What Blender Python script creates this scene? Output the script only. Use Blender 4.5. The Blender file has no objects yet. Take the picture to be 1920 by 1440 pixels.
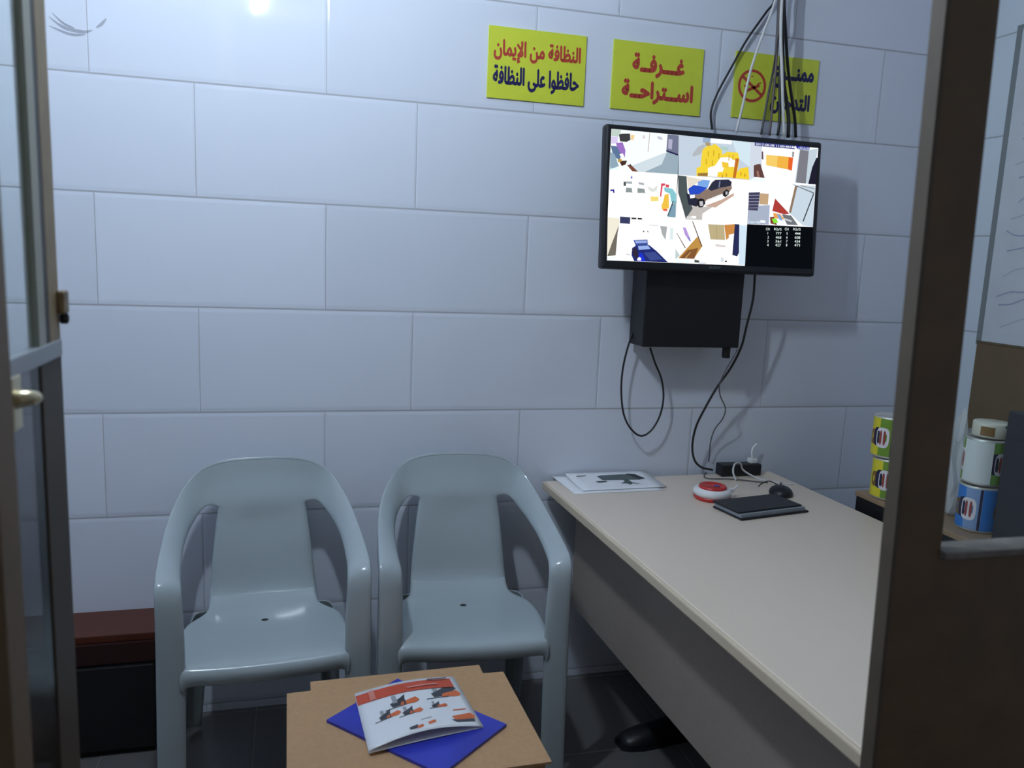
import bpy, bmesh, math, random
from mathutils import Vector, Matrix
random.seed(4)
S = bpy.context.scene
COL = S.collection

# ---------------------------------------------------------------- camera, world, exposure
cam_d = bpy.data.cameras.new('camera')
cam = bpy.data.objects.new('camera', cam_d)
COL.objects.link(cam)
cam_d.sensor_width = 36.0
cam_d.lens = 1508.7 / 1920 * 36.0
cam_d.clip_start = 0.05
right = Vector((0.965847135, -0.255749943, 0.0416086313))
fwd = Vector((0.259111274, 0.952805081, -0.158189206))
up = Vector((0.000811965, 0.163567857, 0.986531752))
cam.matrix_world = Matrix(((right.x, up.x, -fwd.x, 0.5176), (right.y, up.y, -fwd.y, -2.3992),
                           (right.z, up.z, -fwd.z, 1.4047), (0, 0, 0, 1)))
cam_d.dof.use_dof = True
cam_d.dof.focus_distance = 2.25
cam_d.dof.aperture_fstop = 4.2
S.camera = cam

world = bpy.data.worlds.new('world')
S.world = world
world.use_nodes = True
world.node_tree.nodes['Background'].inputs[0].default_value = (0.92, 0.90, 0.92, 1)
world.node_tree.nodes['Background'].inputs[1].default_value = 0.15

S.view_settings.view_transform = 'Standard'
S.view_settings.look = 'None'
S.view_settings.gamma = 1.0
S.view_settings.use_curve_mapping = False
S.view_settings.exposure = 0.0
LAMP_STRENGTH = 860.0

# ---------------------------------------------------------------- helpers
def lin(c):
    return tuple((v / 255 / 12.92 if v / 255 <= 0.04045 else ((v / 255 + 0.055) / 1.055) ** 2.4) for v in c[:3])

MATS = {}
def mat(name, col, rough=0.5, metal=0.0, spec=0.5, noise=0.0, nscale=40.0, bump=0.0, bscale=120.0, alpha=1.0, trans=0.0):
    if name in MATS: return MATS[name]
    m = bpy.data.materials.new(name); m.use_nodes = True; MATS[name] = m
    nt = m.node_tree; b = nt.nodes['Principled BSDF']
    b.inputs['Base Color'].default_value = (*col[:3], 1)
    b.inputs['Roughness'].default_value = rough
    b.inputs['Metallic'].default_value = metal
    b.inputs['Specular IOR Level'].default_value = spec
    b.inputs['Alpha'].default_value = alpha
    b.inputs['Transmission Weight'].default_value = trans
    if noise or bump:
        tc = nt.nodes.new('ShaderNodeTexCoord')
    if noise:
        n = nt.nodes.new('ShaderNodeTexNoise'); n.inputs['Scale'].default_value = nscale; n.inputs['Detail'].default_value = 5
        nt.links.new(tc.outputs['Object'], n.inputs['Vector'])
        r = nt.nodes.new('ShaderNodeMapRange'); r.inputs[1].default_value = 0.3; r.inputs[2].default_value = 0.7
        r.inputs[3].default_value = 1 - noise; r.inputs[4].default_value = 1 + noise
        nt.links.new(n.outputs['Fac'], r.inputs[0])
        mx = nt.nodes.new('ShaderNodeMix'); mx.data_type = 'RGBA'; mx.blend_type = 'MULTIPLY'; mx.inputs[0].default_value = 1
        mx.inputs[6].default_value = (*col[:3], 1)
        nt.links.new(r.outputs[0], mx.inputs[7]); nt.links.new(mx.outputs[2], b.inputs['Base Color'])
    if bump:
        n2 = nt.nodes.new('ShaderNodeTexNoise'); n2.inputs['Scale'].default_value = bscale
        nt.links.new(tc.outputs['Object'], n2.inputs['Vector'])
        bp = nt.nodes.new('ShaderNodeBump'); bp.inputs['Strength'].default_value = bump; bp.inputs['Distance'].default_value = 0.002
        nt.links.new(n2.outputs['Fac'], bp.inputs['Height']); nt.links.new(bp.outputs[0], b.inputs['Normal'])
    return m

def emis(name, col, strength):
    if name in MATS: return MATS[name]
    m = bpy.data.materials.new(name); m.use_nodes = True; MATS[name] = m
    nt = m.node_tree; nt.nodes.clear()
    e = nt.nodes.new('ShaderNodeEmission'); o = nt.nodes.new('ShaderNodeOutputMaterial')
    e.inputs[0].default_value = (*col[:3], 1); e.inputs[1].default_value = strength
    nt.links.new(e.outputs[0], o.inputs[0]); return m

def glass_mat(name, tint, ior=1.5, rough=0.02):
    if name in MATS: return MATS[name]
    m = bpy.data.materials.new(name); m.use_nodes = True; MATS[name] = m
    nt = m.node_tree; nt.nodes.clear()
    t = nt.nodes.new('ShaderNodeBsdfTransparent'); t.inputs[0].default_value = (*tint, 1)
    g = nt.nodes.new('ShaderNodeBsdfGlossy'); g.inputs['Roughness'].default_value = rough
    f = nt.nodes.new('ShaderNodeFresnel'); f.inputs[0].default_value = ior
    mx = nt.nodes.new('ShaderNodeMixShader'); o = nt.nodes.new('ShaderNodeOutputMaterial')
    ge = nt.nodes.new('ShaderNodeNewGeometry'); om = nt.nodes.new('ShaderNodeMath'); om.operation = 'SUBTRACT'; om.inputs[0].default_value = 1
    nt.links.new(ge.outputs['Backfacing'], om.inputs[1]); mu = nt.nodes.new('ShaderNodeMath'); mu.operation = 'MULTIPLY'
    nt.links.new(f.outputs[0], mu.inputs[0]); nt.links.new(om.outputs[0], mu.inputs[1])
    nt.links.new(mu.outputs[0], mx.inputs[0]); nt.links.new(t.outputs[0], mx.inputs[1]); nt.links.new(g.outputs[0], mx.inputs[2])
    nt.links.new(mx.outputs[0], o.inputs[0]); return m

def tile_mat(name, axis, col, rough, tw, th, z0, shift, gw, groutcol, wav=0.25, odd_axis='z'):
    """Glazed tiles laid in courses: joint mask, pillowed edges, slight waviness; all from object coordinates."""
    m = bpy.data.materials.new(name); m.use_nodes = True; MATS[name] = m
    nt = m.node_tree; N = nt.nodes; Lk = nt.links; b = N['Principled BSDF']
    tc = N.new('ShaderNodeTexCoord'); sp = N.new('ShaderNodeSeparateXYZ'); Lk.new(tc.outputs['Object'], sp.inputs[0])
    def M(op, a, bb=None, c=None):
        n = N.new('ShaderNodeMath'); n.operation = op
        for i, v in enumerate((a, bb, c)):
            if v is None: continue
            if isinstance(v, (int, float)): n.inputs[i].default_value = v
            else: Lk.new(v, n.inputs[i])
        return n.outputs[0]
    U = sp.outputs[{'x': 0, 'y': 1}[axis[0]]]; V = sp.outputs[{'z': 2, 'y': 1}[axis[1]]]
    v = M('DIVIDE', M('SUBTRACT', V, z0), th); row = M('FLOOR', v)
    par = M('FLOORED_MODULO', row, 2.0)
    u = M('SUBTRACT', M('DIVIDE', U, tw), M('MULTIPLY', par, shift))
    fu = M('FRACT', u); fv = M('FRACT', v)
    du = M('MULTIPLY', M('MINIMUM', fu, M('SUBTRACT', 1.0, fu)), tw)
    dv = M('MULTIPLY', M('MINIMUM', fv, M('SUBTRACT', 1.0, fv)), th)
    d = M('MINIMUM', M('MULTIPLY', du, 2.1), dv)
    def ramp(x, a, c):
        r = N.new('ShaderNodeMapRange'); r.interpolation_type = 'SMOOTHSTEP'
        r.inputs[1].default_value = a; r.inputs[2].default_value = c; Lk.new(x, r.inputs[0]); return r.outputs[0]
    mask = ramp(d, gw * 0.35, gw * 0.8)
    pillow = ramp(d, 0.0, gw * 3.5)
    # per-tile tone
    wn = N.new('ShaderNodeTexWhiteNoise'); cb = N.new('ShaderNodeCombineXYZ')
    Lk.new(M('FLOOR', u), cb.inputs[0]); Lk.new(row, cb.inputs[1]); Lk.new(cb.outputs[0], wn.inputs['Vector'])
    tone = N.new('ShaderNodeMapRange'); tone.inputs[3].default_value = 0.96; tone.inputs[4].default_value = 1.03; Lk.new(wn.outputs['Value'], tone.inputs[0])
    c1 = N.new('ShaderNodeMix'); c1.data_type = 'RGBA'; c1.blend_type = 'MULTIPLY'; c1.inputs[0].default_value = 1
    c1.inputs[6].default_value = (*col, 1); Lk.new(tone.outputs[0], c1.inputs[7])
    c2 = N.new('ShaderNodeMix'); c2.data_type = 'RGBA'; Lk.new(mask, c2.inputs[0])
    c2.inputs[6].default_value = (*groutcol, 1); Lk.new(c1.outputs[2], c2.inputs[7]); Lk.new(c2.outputs[2], b.inputs['Base Color'])
    rr = N.new('ShaderNodeMapRange'); Lk.new(mask, rr.inputs[0]); rr.inputs[3].default_value = 0.8; rr.inputs[4].default_value = rough
    Lk.new(rr.outputs[0], b.inputs['Roughness'])
    ns = N.new('ShaderNodeTexNoise'); ns.inputs['Scale'].default_value = 9.0; ns.inputs['Detail'].default_value = 1.0; Lk.new(tc.outputs['Object'], ns.inputs['Vector'])
    h = M('ADD', M('MULTIPLY', pillow, 1.0), M('MULTIPLY', ns.outputs['Fac'], wav))
    bp = N.new('ShaderNodeBump'); bp.inputs['Strength'].default_value = 0.6; bp.inputs['Distance'].default_value = 0.0016
    Lk.new(h, bp.inputs['Height']); Lk.new(bp.outputs[0], b.inputs['Normal'])
    return m

def obj(name, bm, m, parent=None, smooth=False, mods=()):
    me = bpy.data.meshes.new(name)
    if isinstance(bm, tuple): me.from_pydata(*bm)
    else:
        bm.to_mesh(me); bm.free()
    for mm in (m if isinstance(m, (list, tuple)) else [m]): me.materials.append(mm)
    if smooth:
        for p in me.polygons: p.use_smooth = True
    o = bpy.data.objects.new(name, me); COL.objects.link(o)
    if parent: o.parent = parent
    for k, kw in mods:
        md = o.modifiers.new(k.lower(), k)
        for a, v in kw.items(): setattr(md, a, v)
    return o

def thing(name, label, cat, loc=(0, 0, 0), rotz=0.0, group=None):
    o = bpy.data.objects.new(name, None); COL.objects.link(o)
    o.empty_display_size = 0.1
    o.location = loc; o.rotation_euler = (0, 0, rotz)
    return tag(o, label, cat, group)

def tag(o, label, cat, group=None):
    o['label'] = label; o['category'] = cat
    if group: o['group'] = group
    return o

def struct(o):
    o['kind'] = 'structure'; return o

def add_box(bm, x0, x1, y0, y1, z0, z1, bev=0.0, mi=0, M=None):
    r = bmesh.ops.create_cube(bm, size=1.0); vs = r['verts']
    for v in vs:
        v.co = Vector(((x0 + x1) / 2 + v.co.x * (x1 - x0), (y0 + y1) / 2 + v.co.y * (y1 - y0), (z0 + z1) / 2 + v.co.z * (z1 - z0)))
    fs = list({f for v in vs for f in v.link_faces})
    if bev:
        es = list({e for v in vs for e in v.link_edges})
        rb = bmesh.ops.bevel(bm, geom=es, offset=bev, segments=2, affect='EDGES', profile=0.5)
        vs = list({v for f in rb['faces'] for v in f.verts} | set(v for v in vs if v.is_valid)); fs = list({f for v in vs for f in v.link_faces})
    for f in fs: f.material_index = mi
    if M: bmesh.ops.transform(bm, matrix=M, verts=[v for v in vs if v.is_valid])
    return bm

def bx(*a, **k): return add_box(bmesh.new(), *a, **k)

def add_prism(bm, pts, z0, z1, mi=0):
    """vertical prism over an xy outline"""
    lo = [bm.verts.new((x, y, z0)) for x, y in pts]; hi = [bm.verts.new((x, y, z1)) for x, y in pts]
    fs = [bm.faces.new(hi), bm.faces.new(lo[::-1])]
    n = len(pts)
    for i in range(n): fs.append(bm.faces.new((lo[i], lo[(i + 1) % n], hi[(i + 1) % n], hi[i])))
    for f in fs: f.material_index = mi
    bmesh.ops.recalc_face_normals(bm, faces=fs)
    return bm

def catmull(P, k=6):
    P = [Vector(p) for p in P]
    if len(P) < 3: return P
    Q = [P[0] * 2 - P[1]] + P + [P[-1] * 2 - P[-2]]; out = []
    for i in range(1, len(Q) - 2):
        a, b, c, d = Q[i - 1:i + 3]
        for j in range(k):
            t = j / k
            out.append(0.5 * (2 * b + (c - a) * t + (2 * a - 5 * b + 4 * c - d) * t * t + (3 * b - a - 3 * c + d) * t ** 3))
    return out + [P[-1]]

def add_tube(bm, P, r, n=8, k=6, mi=0):
    P = catmull(P, k); rings = []
    t = (P[1] - P[0]).normalized(); nrm = t.orthogonal().normalized()
    for i, p in enumerate(P):
        t2 = (P[min(i + 1, len(P) - 1)] - P[max(i - 1, 0)]).normalized()
        nrm = (nrm - t2 * nrm.dot(t2)).normalized(); b = t2.cross(nrm)
        rr = r(i / (len(P) - 1)) if callable(r) else r
        rings.append([bm.verts.new(p + (nrm * math.cos(2 * math.pi * a / n) + b * math.sin(2 * math.pi * a / n)) * rr) for a in range(n)])
    fs = []
    for A, B in zip(rings, rings[1:]):
        for a in range(n): fs.append(bm.faces.new((A[a], A[(a + 1) % n], B[(a + 1) % n], B[a])))
    fs.append(bm.faces.new(rings[0][::-1])); fs.append(bm.faces.new(rings[-1]))
    for f in fs: f.material_index = mi
    return bm

def add_lathe(bm, prof, n=40, c=(0, 0), mis=None):
    rings = []
    for r, z in prof:
        rings.append([bm.verts.new((c[0] + max(r, 1e-5) * math.cos(2 * math.pi * a / n), c[1] + max(r, 1e-5) * math.sin(2 * math.pi * a / n), z)) for a in range(n)])
    for i, (A, B) in enumerate(zip(rings, rings[1:])):
        for a in range(n):
            f = bm.faces.new((A[a], A[(a + 1) % n], B[(a + 1) % n], B[a]))
            if mis: f.material_index = mis[i]
    return bm

def loft(rows):
    """open grid surface from rows of points"""
    bm = bmesh.new(); G = [[bm.verts.new(p) for p in r] for r in rows]
    for A, B in zip(G, G[1:]):
        for i in range(len(A) - 1): bm.faces.new((A[i], A[i + 1], B[i + 1], B[i]))
    bmesh.ops.recalc_face_normals(bm, faces=bm.faces)
    return bm

# ---- lettering: Arabic words are joined here into their contextual letter forms
AR = {'ا': ('\ufe8d', '\ufe8e'), 'ب': ('\ufe8f', '\ufe90', '\ufe91', '\ufe92'), 'ة': ('\ufe93', '\ufe94'), 'ت': ('\ufe95', '\ufe96', '\ufe97', '\ufe98'),
      'ث': ('\ufe99', '\ufe9a', '\ufe9b', '\ufe9c'), 'ح': ('\ufea1', '\ufea2', '\ufea3', '\ufea4'), 'خ': ('\ufea5', '\ufea6', '\ufea7', '\ufea8'),
      'د': ('\ufea9', '\ufeaa'), 'ر': ('\ufead', '\ufeae'), 'س': ('\ufeb1', '\ufeb2', '\ufeb3', '\ufeb4'), 'ظ': ('\ufec5', '\ufec6', '\ufec7', '\ufec8'),
      'ع': ('\ufec9', '\ufeca', '\ufecb', '\ufecc'), 'غ': ('\ufecd', '\ufece', '\ufecf', '\ufed0'), 'ف': ('\ufed1', '\ufed2', '\ufed3', '\ufed4'),
      'ل': ('\ufedd', '\ufede', '\ufedf', '\ufee0'), 'م': ('\ufee1', '\ufee2', '\ufee3', '\ufee4'), 'ن': ('\ufee5', '\ufee6', '\ufee7', '\ufee8'),
      'و': ('\ufeed', '\ufeee'), 'ى': ('\ufeef', '\ufef0'), 'ي': ('\ufef1', '\ufef2', '\ufef3', '\ufef4'), 'ء': ('\ufe80',),
      'ﻹ': ('\ufef9', '\ufefa'), 'ـ': ('ـ', 'ـ', 'ـ', 'ـ')}
def shape(s):
    s = s.replace('لإ', 'ﻹ'); out = []
    for i, ch in enumerate(s):
        if ch not in AR: out.append(ch); continue
        f = AR[ch]
        prev = i > 0 and s[i - 1] in AR and len(AR[s[i - 1]]) == 4
        nxt = len(f) == 4 and i + 1 < len(s) and s[i + 1] in AR and len(AR[s[i + 1]]) > 1
        if prev and nxt: out.append(f[3])
        elif nxt: out.append(f[2])
        elif prev and len(f) > 1: out.append(f[1])
        else: out.append(f[0])
    return ''.join(reversed(out))

def text_geo(s, w, h, bold=0.0, depth=0.0):
    """returns (verts, faces) of lettering in a w x h box with lower-left corner at 0,0"""
    cu = bpy.data.curves.new('lettering', 'FONT'); cu.body = s; cu.offset = bold; cu.resolution_u = 3; cu.extrude = 0
    o = bpy.data.objects.new('lettering', cu); COL.objects.link(o)
    bpy.context.view_layer.update()
    me = o.evaluated_get(bpy.context.evaluated_depsgraph_get()).to_mesh()
    V = [v.co.copy() for v in me.vertices]; F = [tuple(p.vertices) for p in me.polygons]
    o.evaluated_get(bpy.context.evaluated_depsgraph_get()).to_mesh_clear()
    COL.objects.unlink(o); bpy.data.objects.remove(o); bpy.data.curves.remove(cu)
    x0 = min(v.x for v in V); x1 = max(v.x for v in V); y0 = min(v.y for v in V); y1 = max(v.y for v in V)
    sy = h / (y1 - y0); sx = (w / (x1 - x0)) if w else sy
    return [((v.x - x0) * sx, (v.y - y0) * sy) for v in V], F

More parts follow.
